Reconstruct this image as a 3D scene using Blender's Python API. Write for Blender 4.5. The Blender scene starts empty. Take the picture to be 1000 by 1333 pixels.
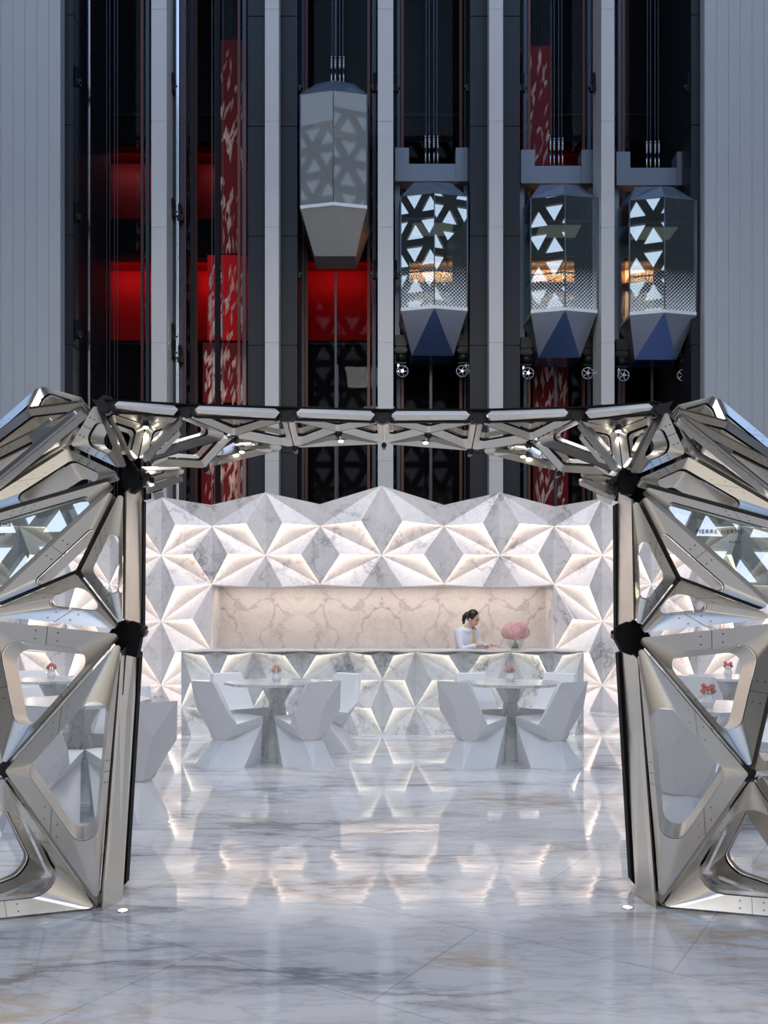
import bpy, bmesh, math, random
from mathutils import Vector, Matrix, Euler
random.seed(7)
C = bpy.context.scene.collection
F = 1100.0; HX = 497.0; HY = 812.0; EYE = 1.45
PI = math.pi
V = Vector

def P(px, py, d):
    return V(((px-HX)/F*d, d, EYE+(HY-py)/F*d))

# ------------------------------------------------------------------ materials
def newmat(name):
    m = bpy.data.materials.new(name); m.use_nodes = True
    nt = m.node_tree; nt.nodes.clear()
    out = nt.nodes.new('ShaderNodeOutputMaterial')
    return m, nt, out
def pbr(name, col, rough=0.5, metal=0.0, spec=0.5, bump=None, var=None, coat=0.0, emis=None):
    m, nt, out = newmat(name)
    b = nt.nodes.new('ShaderNodeBsdfPrincipled')
    b.inputs['Base Color'].default_value = (*col, 1); b.inputs['Roughness'].default_value = rough
    b.inputs['Metallic'].default_value = metal; b.inputs['Specular IOR Level'].default_value = spec
    b.inputs['Coat Weight'].default_value = coat
    nt.links.new(b.outputs[0], out.inputs[0])
    tc = nt.nodes.new('ShaderNodeTexCoord')
    if var:
        n = nt.nodes.new('ShaderNodeTexNoise'); n.inputs['Scale'].default_value = var[0]; n.inputs['Detail'].default_value = 4
        nt.links.new(tc.outputs['Object'], n.inputs['Vector'])
        mx = nt.nodes.new('ShaderNodeMix'); mx.data_type = 'RGBA'
        mx.inputs[6].default_value = (*col, 1); mx.inputs[7].default_value = (*var[1], 1)
        nt.links.new(n.outputs[0], mx.inputs[0]); nt.links.new(mx.outputs[2], b.inputs['Base Color'])
    if bump:
        n = nt.nodes.new('ShaderNodeTexNoise'); n.inputs['Scale'].default_value = bump[0]; n.inputs['Detail'].default_value = 3
        nt.links.new(tc.outputs['Object'], n.inputs['Vector'])
        bp = nt.nodes.new('ShaderNodeBump'); bp.inputs['Strength'].default_value = bump[1]; bp.inputs['Distance'].default_value = 0.01
        nt.links.new(n.outputs[0], bp.inputs['Height']); nt.links.new(bp.outputs[0], b.inputs['Normal'])
    return m
def emit(name, col, s):
    m, nt, out = newmat(name)
    e = nt.nodes.new('ShaderNodeEmission'); e.inputs[0].default_value = (*col, 1); e.inputs[1].default_value = s
    nt.links.new(e.outputs[0], out.inputs[0]); return m
def glassmat(name, tint, refl=0.12, rough=0.0, frost=0.0, fcol=(.8,.8,.8)):
    m, nt, out = newmat(name)
    t = nt.nodes.new('ShaderNodeBsdfTransparent'); t.inputs[0].default_value = (*tint, 1)
    g = nt.nodes.new('ShaderNodeBsdfGlossy'); g.inputs['Roughness'].default_value = rough
    g.inputs[0].default_value = (.9, .95, .95, 1)
    mx = nt.nodes.new('ShaderNodeMixShader'); mx.inputs[0].default_value = refl
    nt.links.new(t.outputs[0], mx.inputs[1]); nt.links.new(g.outputs[0], mx.inputs[2])
    last = mx
    if frost > 0:
        d = nt.nodes.new('ShaderNodeBsdfDiffuse'); d.inputs[0].default_value = (*fcol, 1)
        m2 = nt.nodes.new('ShaderNodeMixShader'); m2.inputs[0].default_value = frost
        nt.links.new(mx.outputs[0], m2.inputs[1]); nt.links.new(d.outputs[0], m2.inputs[2]); last = m2
    nt.links.new(last.outputs[0], out.inputs[0]); return m
def marble(name, base, vein, scale=1.0, rough=0.25, amount=0.75, rot=(0.3,0.5,0.6), stretch=(1,1,1), floor=False, rust=0.0, bookmatch=None, vw=0.035):
    m, nt, out = newmat(name); N = nt.nodes.new; L = nt.links.new
    b = N('ShaderNodeBsdfPrincipled'); b.inputs['Roughness'].default_value = rough
    L(b.outputs[0], out.inputs[0])
    tc = N('ShaderNodeTexCoord'); src = tc.outputs['Object']
    if bookmatch:
        sx = N('ShaderNodeSeparateXYZ'); L(src, sx.inputs[0])
        pp = N('ShaderNodeMath'); pp.operation = 'PINGPONG'; pp.inputs[1].default_value = bookmatch; L(sx.outputs[0], pp.inputs[0])
        cx = N('ShaderNodeCombineXYZ'); L(pp.outputs[0], cx.inputs[0]); L(sx.outputs[1], cx.inputs[1]); L(sx.outputs[2], cx.inputs[2]); src = cx.outputs[0]
    mp = N('ShaderNodeMapping'); mp.inputs['Rotation'].default_value = rot; mp.inputs['Scale'].default_value = stretch
    L(src, mp.inputs[0])
    n0 = N('ShaderNodeTexNoise'); n0.inputs['Scale'].default_value = 0.9*scale; n0.inputs['Detail'].default_value = 6; n0.inputs['Roughness'].default_value = .6
    L(mp.outputs[0], n0.inputs['Vector'])
    add = N('ShaderNodeMix'); add.data_type = 'RGBA'; add.blend_type = 'ADD'; add.inputs[0].default_value = 0.55
    L(mp.outputs[0], add.inputs[6]); L(n0.outputs['Color'], add.inputs[7])
    def veins(sc, w, det=5):
        n = N('ShaderNodeTexNoise'); n.inputs['Scale'].default_value = sc; n.inputs['Detail'].default_value = det
        n.inputs['Roughness'].default_value = .55; L(add.outputs[2], n.inputs['Vector'])
        s = N('ShaderNodeMath'); s.operation = 'SUBTRACT'; s.inputs[1].default_value = .5; L(n.outputs[0], s.inputs[0])
        a = N('ShaderNodeMath'); a.operation = 'ABSOLUTE'; L(s.outputs[0], a.inputs[0])
        r = N('ShaderNodeMapRange'); r.inputs['From Min'].default_value = 0; r.inputs['From Max'].default_value = w
        r.inputs['To Min'].default_value = 1; r.inputs['To Max'].default_value = 0; L(a.outputs[0], r.inputs[0])
        return r.outputs[0]
    v1 = veins(1.6*scale, vw); v2 = veins(3.7*scale, vw*.7)
    cl = N('ShaderNodeTexNoise'); cl.inputs['Scale'].default_value = 1.1*scale; cl.inputs['Detail'].default_value = 5; L(add.outputs[2], cl.inputs['Vector'])
    cr = N('ShaderNodeMapRange'); cr.inputs['From Min'].default_value = .42; cr.inputs['From Max'].default_value = .68; L(cl.outputs[0], cr.inputs[0])
    k = N('ShaderNodeMath'); k.operation = 'MULTIPLY'; L(v1, k.inputs[0]); L(cr.outputs[0], k.inputs[1])
    k2 = N('ShaderNodeMath'); k2.operation = 'MULTIPLY_ADD'; L(v2, k2.inputs[0]); k2.inputs[1].default_value = .28; L(k.outputs[0], k2.inputs[2])
    k3 = N('ShaderNodeMath'); k3.operation = 'MULTIPLY_ADD'; L(cr.outputs[0], k3.inputs[0]); k3.inputs[1].default_value = .32; L(k2.outputs[0], k3.inputs[2])
    k4 = N('ShaderNodeMath'); k4.operation = 'MULTIPLY'; k4.use_clamp = True; L(k3.outputs[0], k4.inputs[0]); k4.inputs[1].default_value = amount
    mx = N('ShaderNodeMix'); mx.data_type = 'RGBA'; mx.inputs[6].default_value = (*base, 1); mx.inputs[7].default_value = (*vein, 1)
    L(k4.outputs[0], mx.inputs[0]); col = mx.outputs[2]
    if rust > 0:
        rn = N('ShaderNodeTexNoise'); rn.inputs['Scale'].default_value = .8; rn.inputs['Detail'].default_value = 4; L(tc.outputs['Object'], rn.inputs['Vector'])
        rr = N('ShaderNodeMapRange'); rr.inputs['From Min'].default_value = .5; rr.inputs['From Max'].default_value = .64; L(rn.outputs[0], rr.inputs[0])
        q = N('ShaderNodeMath'); q.operation = 'MULTIPLY'; L(rr.outputs[0], q.inputs[0]); L(v1, q.inputs[1])
        q2 = N('ShaderNodeMath'); q2.operation = 'MULTIPLY'; L(q.outputs[0], q2.inputs[0]); q2.inputs[1].default_value = rust
        m2 = N('ShaderNodeMix'); m2.data_type = 'RGBA'; m2.inputs[7].default_value = (.55, .38, .2, 1); L(q2.outputs[0], m2.inputs[0]); L(col, m2.inputs[6]); col = m2.outputs[2]
    if floor:
        br = N('ShaderNodeTexBrick'); br.offset = .5; br.inputs['Scale'].default_value = 1.0
        br.inputs['Brick Width'].default_value = 1.8; br.inputs['Row Height'].default_value = .9; br.inputs['Mortar Size'].default_value = .004
        br.inputs['Color1'].default_value = (1, 1, 1, 1); br.inputs['Color2'].default_value = (.93, .93, .94, 1); br.inputs['Mortar'].default_value = (.72, .72, .74, 1)
        mp2 = N('ShaderNodeMapping'); mp2.inputs['Rotation'].default_value = (0, 0, math.radians(33)); L(tc.outputs['Object'], mp2.inputs[0]); L(mp2.outputs[0], br.inputs['Vector'])
        m3 = N('ShaderNodeMix'); m3.data_type = 'RGBA'; m3.blend_type = 'MULTIPLY'; m3.inputs[0].default_value = 1; L(col, m3.inputs[6]); L(br.outputs[0], m3.inputs[7]); col = m3.outputs[2]
        bn = N('ShaderNodeTexNoise'); bn.inputs['Scale'].default_value = 2.0; bn.inputs['Detail'].default_value = 3
        mp3 = N('ShaderNodeMapping'); mp3.inputs['Scale'].default_value = (.5, 5, 1); L(tc.outputs['Object'], mp3.inputs[0]); L(mp3.outputs[0], bn.inputs['Vector'])
        bp = N('ShaderNodeBump'); bp.inputs['Strength'].default_value = .03; bp.inputs['Distance'].default_value = .02; L(bn.outputs[0], bp.inputs['Height']); L(bp.outputs[0], b.inputs['Normal'])
    L(col, b.inputs['Base Color'])
    return m

M = {}
M['metal'] = pbr('brushed_metal', (.80, .755, .67), .30, .95, bump=(3, .03))
M['metal_edge'] = pbr('metal_edge', (.50, .48, .44), .38, 1.0)
M['black'] = pbr('black_rubber', (.006, .006, .007), .6, spec=.15)
M['joint'] = pbr('joint_steel', (.010, .010, .013), .4, 0, spec=.4)
M['screw'] = pbr('screw_dark', (.10, .10, .11), .4, .8)
M['shell'] = marble('wall_marble', (.80, .77, .76), (.30, .29, .31), 1.3, .4, .70)
M['desk'] = marble('desk_marble', (.78, .78, .77), (.26, .27, .29), 1.9, .22, .85)
M['back'] = marble('recess_marble', (.80, .75, .71), (.33, .28, .27), .75, .3, .65, bookmatch=1.45, vw=.028)
M['table'] = marble('table_marble', (.72, .74, .74), (.22, .24, .26), 3.0, .15, .9)
M['floor'] = marble('floor_marble', (.70, .70, .71), (.27, .28, .31), 1.2, .05, .95, rot=(0, 0, .45), stretch=(.55, 2.0, 1), floor=True, rust=.7, vw=.06)
M['plastic'] = pbr('white_plastic', (.82, .83, .84), .38)
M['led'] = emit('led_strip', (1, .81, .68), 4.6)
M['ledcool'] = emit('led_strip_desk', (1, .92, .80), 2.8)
M['spot'] = emit('spot_lamp', (1, .93, .8), 7)
M['white'] = pbr('white_cladding', (.60, .58, .55), .45)
M['flank'] = pbr('flank_cladding', (.47, .48, .49), .5)
M['dark'] = pbr('dark_cladding', (.015, .017, .022), .45, spec=.3)
M['shaft'] = pbr('shaft_black', (.005, .005, .006), .6, spec=.2)
M['rail'] = pbr('rail_steel', (.05, .055, .07), .4, .8)
M['copper'] = pbr('rail_copper', (.09, .035, .025), .4, .5)
M['chrome'] = pbr('chrome', (.6, .62, .66), .15, 1.0)
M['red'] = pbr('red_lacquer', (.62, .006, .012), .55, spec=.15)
M['redshade'] = pbr('red_lacquer_shaded', (.16, .004, .008), .5, spec=.2)  # the same red darkened to stand for its unlit parts
M['glass'] = glassmat('clear_glass', (.80, .88, .88), .10)
M['carglass'] = glassmat('car_glass', (.62, .74, .76), .16, frost=.04, fcol=(.4,.55,.58))
M['paleglass'] = glassmat('pale_glass', (.45, .46, .46), .08, .02, .40, (.55, .55, .52))
M['mirrorglass'] = glassmat('reflective_glass', (.42, .50, .50), .45)
M['redglass'] = glassmat('smoked_glass', (.72, .72, .75), .004)
M['carbody'] = pbr('car_panel', (.30, .33, .40), .28, .75)
M['carbodydark'] = pbr('car_panel_blue', (.10, .16, .34), .2, .8)
M['carframe'] = pbr('car_frame', (.16, .185, .22), .4, .4)
M['skin'] = pbr('skin', (.72, .45, .33), .5)
M['hair'] = pbr('hair', (.012, .009, .008), .4)
M['shirt'] = pbr('white_shirt', (.80, .80, .86), .7, bump=(30, .3))
M['trouser'] = pbr('dark_trousers', (.02, .02, .025), .8)
M['tie'] = pbr('yellow_tie', (.78, .55, .12), .6)
M['lips'] = pbr('lips', (.55, .14, .13), .5)
M['pink'] = pbr('pink_petals', (.97, .45, .48), .8, var=(26, (1.0, .86, .80)))
M['peach'] = pbr('peach_petals', (.85, .45, .38), .7, var=(60, (.9, .66, .58)))
M['redpetal'] = pbr('red_petals', (.75, .15, .17), .7, var=(60, (.9, .5, .45)))
M['green'] = pbr('green_stem', (.12, .28, .05), .6)
M['vase'] = glassmat('vase_glass', (.93, .96, .95), .12, frost=.06)
M['porcelain'] = pbr('white_porcelain', (.85, .84, .82), .25)
M['gold'] = pbr('letter_dark', (.035, .035, .04), .4)
M['interior'] = pbr('lobby_cream', (.55, .44, .34), .6)
M['wood'] = pbr('lobby_copper', (.70, .28, .10), .35)
M['atrium'] = pbr('atrium_plaster', (.60, .54, .45), .7)
M['walldim'] = pbr('dimmed_upper_wall', (.10, .105, .11), .6)  # upper walls toned dark to give dim reflections in the lift glass
M['shard'] = pbr('shard_pale', (.85, .68, .62), .3, .3)
M['warm'] = emit('warm_lamp', (1, .55, .25), 9)

# frit glass: white dots that get smaller with height above the cabin floor
def frit():
    m, nt, out = newmat('dotted_glass'); N = nt.nodes.new; L = nt.links.new
    t = N('ShaderNodeBsdfTransparent'); t.inputs[0].default_value = (.62, .74, .76, 1)
    g = N('ShaderNodeBsdfGlossy'); g.inputs['Roughness'].default_value = 0.0; g.inputs[0].default_value = (.9, .95, .95, 1)
    mx = N('ShaderNodeMixShader'); mx.inputs[0].default_value = .30; L(t.outputs[0], mx.inputs[1]); L(g.outputs[0], mx.inputs[2])
    d = N('ShaderNodeBsdfDiffuse'); d.inputs[0].default_value = (.85, .88, .88, 1)
    tc = N('ShaderNodeTexCoord'); sp = N('ShaderNodeSeparateXYZ'); L(tc.outputs['Object'], sp.inputs[0])
    def cell(off):
        outs = []
        for i, o in ((0, off), (2, off)):
            a = N('ShaderNodeMath'); a.operation = 'MULTIPLY_ADD'; a.inputs[1].default_value = 11.5; a.inputs[2].default_value = o+50; L(sp.outputs[i], a.inputs[0])
            f = N('ShaderNodeMath'); f.operation = 'FRACT'; L(a.outputs[0], f.inputs[0])
            s = N('ShaderNodeMath'); s.operation = 'SUBTRACT'; s.inputs[1].default_value = .5; L(f.outputs[0], s.inputs[0])
            p = N('ShaderNodeMath'); p.operation = 'MULTIPLY'; L(s.outputs[0], p.inputs[0]); L(s.outputs[0], p.inputs[1]); outs.append(p)
        q = N('ShaderNodeMath'); q.operation = 'ADD'; L(outs[0].outputs[0], q.inputs[0]); L(outs[1].outputs[0], q.inputs[1]); return q.outputs[0]
    mn = N('ShaderNodeMath'); mn.operation = 'MINIMUM'; L(cell(0), mn.inputs[0]); L(cell(.5), mn.inputs[1])
    th = N('ShaderNodeMapRange'); th.inputs['From Min'].default_value = 0; th.inputs['From Max'].default_value = 1.05
    th.inputs['To Min'].default_value = .10; th.inputs['To Max'].default_value = 0; L(sp.outputs[2], th.inputs[0])
    lt = N('ShaderNodeMath'); lt.operation = 'LESS_THAN'; L(mn.outputs[0], lt.inputs[0]); L(th.outputs[0], lt.inputs[1])
    m2 = N('ShaderNodeMixShader'); L(lt.outputs[0], m2.inputs[0]); L(mx.outputs[0], m2.inputs[1]); L(d.outputs[0], m2.inputs[2])
    L(m2.outputs[0], out.inputs[0]); return m
M['frit'] = frit()

# ------------------------------------------------------------------ mesh helpers
class MB:
    def __init__(s): s.v = []; s.f = []; s.mi = []; s.sm = []
    def add(s, vs, fs, mi=0, smooth=False):
        o = len(s.v); s.v += [V(x) for x in vs]
        for f in fs: s.f.append([i+o for i in f]); s.mi.append(mi); s.sm.append(smooth)
        return s
    def box(s, lo, hi, mi=0):
        x0, y0, z0 = lo; x1, y1, z1 = hi
        vs = [(x0,y0,z0),(x1,y0,z0),(x1,y1,z0),(x0,y1,z0),(x0,y0,z1),(x1,y0,z1),(x1,y1,z1),(x0,y1,z1)]
        return s.add(vs, [(0,3,2,1),(4,5,6,7),(0,1,5,4),(1,2,6,5),(2,3,7,6),(3,0,4,7)], mi)
    def hull(s, pts, mi=0):
        bm = bmesh.new()
        for p in pts: bm.verts.new(p)
        r = bmesh.ops.convex_hull(bm, input=bm.verts)
        bmesh.ops.delete(bm, geom=[g for g in r['geom_interior'] if isinstance(g, bmesh.types.BMVert)], context='VERTS')
        bmesh.ops.dissolve_limit(bm, angle_limit=.02, verts=bm.verts, edges=bm.edges)
        bmesh.ops.recalc_face_normals(bm, faces=bm.faces)
        bm.verts.index_update()
        s.add([v.co.copy() for v in bm.verts], [[v.index for v in f.verts] for f in bm.faces], mi); bm.free(); return s
    def tube(s, a, b, r, n=8, mi=0, r2=None, caps=True, smooth=True):
        a = V(a); b = V(b); d = (b-a); q = d.to_track_quat('Z', 'Y'); r2 = r if r2 is None else r2
        vs = []
        for k in range(n):
            t = 2*PI*k/n; c = V((math.cos(t), math.sin(t), 0)); vs.append(a+q@(c*r)); vs.append(b+q@(c*r2))
        o = len(s.v); s.v += vs
        for k in range(n):
            j = (k+1) % n; s.f.append([o+2*k, o+2*j, o+2*j+1, o+2*k+1]); s.mi.append(mi); s.sm.append(smooth)
        if caps:
            s.f.append([o+2*k for k in range(n)][::-1]); s.mi.append(mi); s.sm.append(False)
            s.f.append([o+2*k+1 for k in range(n)]); s.mi.append(mi); s.sm.append(False)
        return s
    def lathe(s, prof, c=(0,0,0), n=24, mi=0, smooth=True):
        c = V(c); o = len(s.v)
        for r, z in prof:
            for k in range(n):
                t = 2*PI*k/n; s.v.append(c+V((r*math.cos(t), r*math.sin(t), z)))
        for i in range(len(prof)-1):
            for k in range(n):
                j = (k+1) % n; s.f.append([o+i*n+k, o+i*n+j, o+(i+1)*n+j, o+(i+1)*n+k]); s.mi.append(mi); s.sm.append(smooth)
        return s
    def slab(s, pts, back, mi=0):   # closed prism of a polygon pushed by a vector
        n = len(pts); b = V(back); vs = [V(p) for p in pts]+[V(p)+b for p in pts]
        return s.add(vs, [list(range(n)), list(range(2*n-1, n-1, -1))]+[[i, i+n, (i+1) % n+n, (i+1) % n] for i in range(n)], mi)
    def build(s, name, mats, parent=None, recalc=True):
        me = bpy.data.meshes.new(name); me.from_pydata([tuple(v) for v in s.v], [], s.f)
        for m in (mats if isinstance(mats, (list, tuple)) else [mats]): me.materials.append(M[m] if isinstance(m, str) else m)
        me.polygons.foreach_set('material_index', s.mi); me.polygons.foreach_set('use_smooth', s.sm)
        me.update()
        if recalc:
            bm = bmesh.new(); bm.from_mesh(me); bmesh.ops.recalc_face_normals(bm, faces=bm.faces); bm.to_mesh(me); bm.free()
        o = bpy.data.objects.new(name, me); C.objects.link(o)
        if parent is not None: o.parent = parent
        return o
def tag(o, label=None, cat=None, group=None, kind=None):
    if label: o['label'] = label
    if cat: o['category'] = cat
    if group: o['group'] = group
    if kind: o['kind'] = kind
    return o
def thing(name, label, cat, loc=(0,0,0), rz=0, group=None):
    o = bpy.data.objects.new(name, None); C.objects.link(o); o.location = loc; o.rotation_euler = (0,0,rz)
    o.empty_display_size = .1
    return tag(o, label, cat, group)
def struct(o, label=None, cat='wall'): return tag(o, label, cat, None, 'structure')
def copy_tree(o, parent=None, label=None):
    c = o.copy(); C.objects.link(c); c.parent = parent
    if label: c['label'] = label
    for ch in list(o.children): copy_tree(ch, c)
    return c

# ------------------------------------------------------------------ camera / world
cam = bpy.data.cameras.new('camera'); co = bpy.data.objects.new('camera', cam); C.objects.link(co)
co.location = (0, 0, EYE); co.rotation_euler = (PI/2, 0, 0)
cam.sensor_fit = 'AUTO'; cam.sensor_width = 36; cam.lens = F/1333*36
cam.shift_x = (500-HX)/1333; cam.shift_y = (HY-666.5)/1333; cam.clip_end = 300
bpy.context.scene.camera = co
w = bpy.data.worlds.new('world'); bpy.context.scene.world = w; w.use_nodes = True
nt = w.node_tree; bg = nt.nodes['Background']
tc = nt.nodes.new('ShaderNodeTexCoord'); sp = nt.nodes.new('ShaderNodeSeparateXYZ'); nt.links.new(tc.outputs['Generated'], sp.inputs[0])
rp = nt.nodes.new('ShaderNodeValToRGB'); nt.links.new(sp.outputs[2], rp.inputs[0])
rp.color_ramp.elements[0].position = 0.0; rp.color_ramp.elements[0].color = (1, .98, .95, 1)
rp.color_ramp.elements[1].position = .8; rp.color_ramp.elements[1].color = (.28, .50, .98, 1)
e = rp.color_ramp.elements.new(.35); e.color = (.74, .84, 1, 1)
nt.links.new(rp.outputs[0], bg.inputs[0]); 
yy = nt.nodes.new('ShaderNodeMapRange'); yy.inputs['From Min'].default_value = -.25; yy.inputs['From Max'].default_value = -.5
yy.inputs['To Min'].default_value = .44; yy.inputs['To Max'].default_value = 2.1; nt.links.new(sp.outputs[1], yy.inputs[0]); nt.links.new(yy.outputs[0], bg.inputs[1])
vs = bpy.context.scene.view_settings
vs.view_transform = 'Standard'; vs.look = 'None'; vs.gamma = 1; vs.use_curve_mapping = False; vs.exposure = 0.0

def area(name, loc, size, col, power, target=None, sy=None, label=None, spread=None):
    l = bpy.data.lights.new(name, 'AREA'); l.energy = power; l.color = col; l.size = size
    if sy: l.shape = 'RECTANGLE'; l.size_y = sy
    if spread: l.spread = spread
    o = bpy.data.objects.new(name, l); C.objects.link(o); o.location = loc
    d = V(target)-V(loc) if target is not None else V((0,0,-1))
    o.rotation_euler = d.to_track_quat('-Z', 'Y').to_euler(); return o

# ------------------------------------------------------------------ setting
fl = MB().box((-20, -25, -.2), (20, 24.5, 0)).build('floor', 'floor'); struct(fl, 'polished white marble floor with grey veins and warm stains', 'floor')
# atrium facade behind the camera: lattice of triangular openings
S = 2.4; H = S*.866; FY = -24
for nm_, r0, r1, mt_, lb_ in (('wall_rear', 0, 6, 'atrium', 'beige lattice wall with triangular daylight openings behind the viewpoint'), ('wall_rear_upper', 6, 20, 'walldim', 'dark lattice wall with triangular daylight openings high behind the viewpoint')):
    b = MB()
    for r in range(r0, r1):
        for c in range(-10, 10):
            for up in (0, 1):
                x0 = c*S+(r % 2)*S/2; z0 = r*H
                if up: t = [V((x0, FY, z0)), V((x0+S, FY, z0)), V((x0+S/2, FY, z0+H))]
                else: t = [V((x0+S/2, FY, z0+H)), V((x0+S, FY, z0)), V((x0+1.5*S, FY, z0+H))]
                ce = (t[0]+t[1]+t[2])/3; k = (.6 if r >= 6 else .52) if z0 > 1.5 else .3
                q = [ce+(p-ce)*k for p in t]
                b.add(t+q, [(0,1,4,3), (1,2,5,4), (2,0,3,5)])
    fb = b.build(nm_, mt_); struct(fb, lb_)
    md = fb.modifiers.new('s', 'SOLIDIFY'); md.thickness = .3
struct(MB().box((-20.3, -24, 12), (-20, 20, 32)).build('wall_left_upper', 'walldim'), 'dark upper side wall on the left')
struct(MB().box((20, -24, 12), (20.3, 20, 32)).build('wall_right_upper', 'walldim'), 'dark upper side wall on the right')
struct(MB().box((-20.3, -24, 0), (-20, 20, 12)).build('wall_left', 'atrium'), 'plastered side wall on the left')
struct(MB().box((20, -24, 0), (20.3, 20, 12)).build('wall_right', 'atrium'), 'plastered side wall on the right')

TOPZ = 22.0
def X(px, d): return (px-HX)/F*d
# white flank walls with shallow vertical flutes
def flank(name, x0, x1, lab):
    b = MB(); n = max(2, int(abs(x1-x0)/.28)); w_ = (x1-x0)/n
    b.box((x0, 20.06, 0), (x1, 21.5, TOPZ))
    for k in range(n): b.box((x0+k*w_+.006, 20.03, 0), (x0+(k+1)*w_, 20.07, TOPZ))
    struct(b.build(name, 'flank'), lab)
flank('wall_left_front', -20, X(78, 20), 'pale fluted wall left of the lift shafts')
flank('wall_right_front', X(918, 20), 20, 'pale fluted wall right of the lift shafts')
# white pilasters between shafts
for i, (a, c) in enumerate(((197, 217), (345, 363), (492, 512), (637, 655), (783, 800))):
    b = MB(); z = 0
    jz = [0]+[EYE+(HY-y)/55 for y in (600, 446, 296, 158, 12)]+[TOPZ]
    for z0, z1 in zip(jz[:-1], jz[1:]): b.box((X(a, 20), 20, z0+.006), (X(c, 20), 20.8, z1-.006))
    b.box((X(a, 20)+.01, 20.01, 0), (X(c, 20)-.01, 20.79, TOPZ))
    struct(b.build('trim_%d' % (i+1), 'white'), None, 'trim')
for i, (a, c, d) in enumerate(((78, 95, 20.3), (323, 345, 20.35), (363, 387, 20.35), (612, 637, 20.35), (655, 677, 20.35), (900, 918, 20.3))):
    b = MB(); jz = [0]+[EYE+(HY-y)/54 for y in (590, 450, 308, 165, 22)]+[TOPZ]
    for z0, z1 in zip(jz[:-1], jz[1:]): b.box((X(a, d), d, z0+.012), (X(c, d), d+.6, z1-.012))
    b.box((X(a, d)+.02, d+.02, 0), (X(c, d)-.02, d+2.9, TOPZ))
    struct(b.build('trim_%d' % (i+6), 'dark'), None, 'trim')
BAYS = [(95, 197), (243, 323), (387, 492), (512, 612), (677, 772), (800, 900)]
# back of the shafts: black wall with storey openings
zf = lambda y, d: EYE+(HY-y)*d/F
DB = 23.3
lev = [(zf(443, DB), zf(331, DB))]       # bright storey
lev2 = [(zf(285, DB), zf(185, DB))]      # dim storey
b = MB()
zs0, zs1 = lev[0]; zd0, zd1 = lev2[0]
for z0, z1 in ((0, zs0), (zs1, zd0), (zd1, TOPZ)): b.box((-8.9, DB, z0), (10.3, DB+.2, z1))
for x0, x1 in ((X(60, DB), X(118, DB)), (X(197, DB), X(246, DB)), (X(323, DB), X(388, DB)), (X(486, DB), X(524, DB)), (X(604, DB), X(688, DB)), (X(764, DB), X(806, DB)), (X(895, DB), X(960, DB))):
    b.box((x0, DB, zs0), (x1, DB+1.2, zs1)); b.box((x0, DB, zd0), (x1, DB+1.2, zd1))
struct(b.build('wall_back', 'shaft'), 'black rear wall of the lift shafts')
# storeys behind
def storey(n, x0, x1, z0, z1, m1, lampcol, lp, dep=1.1):
    b = MB(); y0 = DB+.2; y1 = DB+dep
    b.box((x0, y1, z0), (x1, y1+.1, z1)); b.box((x0, y0, z0-.1), (x1, y1, z0)); b.box((x0, y0, z1), (x1, y1, z1+.1))
    struct(b.build('wall_storey_%d' % n, m1), None)
    if lp: area('cove_lamp_%d' % n, ((x0+x1)/2, y0+.25, z1-.06), x1-x0-.2, lampcol, lp, target=((x0+x1)/2, y1, z1-1.2), sy=.2)
storey(1, X(118, DB), X(197, DB), zs0, zs1, 'red', (1, .3, .25), 9)
storey(2, X(246, DB), X(323, DB), zs0, zs1, 'red', (1, .3, .25), 14)
storey(3, X(388, DB), X(486, DB), zs0, zs1, 'red', (1, .3, .25), 8)
storey(4, X(524, DB), X(604, DB), zs0, zs1, 'interior', (1, .72, .46), 62)
storey(5, X(688, DB), X(764, DB), zs0, zs1, 'interior', (1, .6, .3), 80)
storey(6, X(806, DB), X(895, DB), zs0, zs1, 'interior', (1, .72, .46), 62)
storey(7, X(118, DB), X(197, DB), zd0, zd1, 'redshade', (1, .5, .45), 9)
storey(8, X(246, DB), X(323, DB), zd0, zd1, 'redshade', (1, .5, .45), 9)
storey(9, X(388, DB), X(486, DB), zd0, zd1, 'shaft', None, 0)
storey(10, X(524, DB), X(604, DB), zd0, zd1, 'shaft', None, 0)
storey(11, X(688, DB), X(764, DB), zd0, zd1, 'redshade', (1, .4, .3), 5)
storey(12, X(806, DB), X(895, DB), zd0, zd1, 'shaft', None, 0)
for i, (a, c) in enumerate(((524, 604), (688, 764), (806, 895))):
    b = MB().box((X(a, DB), DB+.85, zs1-.42), (X(c, DB), DB+1.08, zs1-.08))
    o = b.build('copper_cove', 'wood'); tag(o, ('copper coloured ceiling cove behind the first of the three lit lifts', 'copper coloured ceiling cove behind the middle lift of the right group', 'copper coloured ceiling cove behind the rightmost lift')[i], 'ceiling cove', 'copper coves behind the lifts')
struct(MB().box((-8.9, 20.0, TOPZ), (10.3, 25, TOPZ+.3)).build('ceiling', 'shaft'), 'black soffit over the lift shafts', 'ceiling')
# spandrel lines
b = MB()
for (a, c) in BAYS:
    for y in (143, 333, 444, 560):
        b.box((X(a, 23), 23.2, zf(y, 23)-.03), (X(c, 23), 23.26, zf(y, 23)+.03))
struct(b.build('trim_12', 'dark'), None, 'trim')
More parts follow.
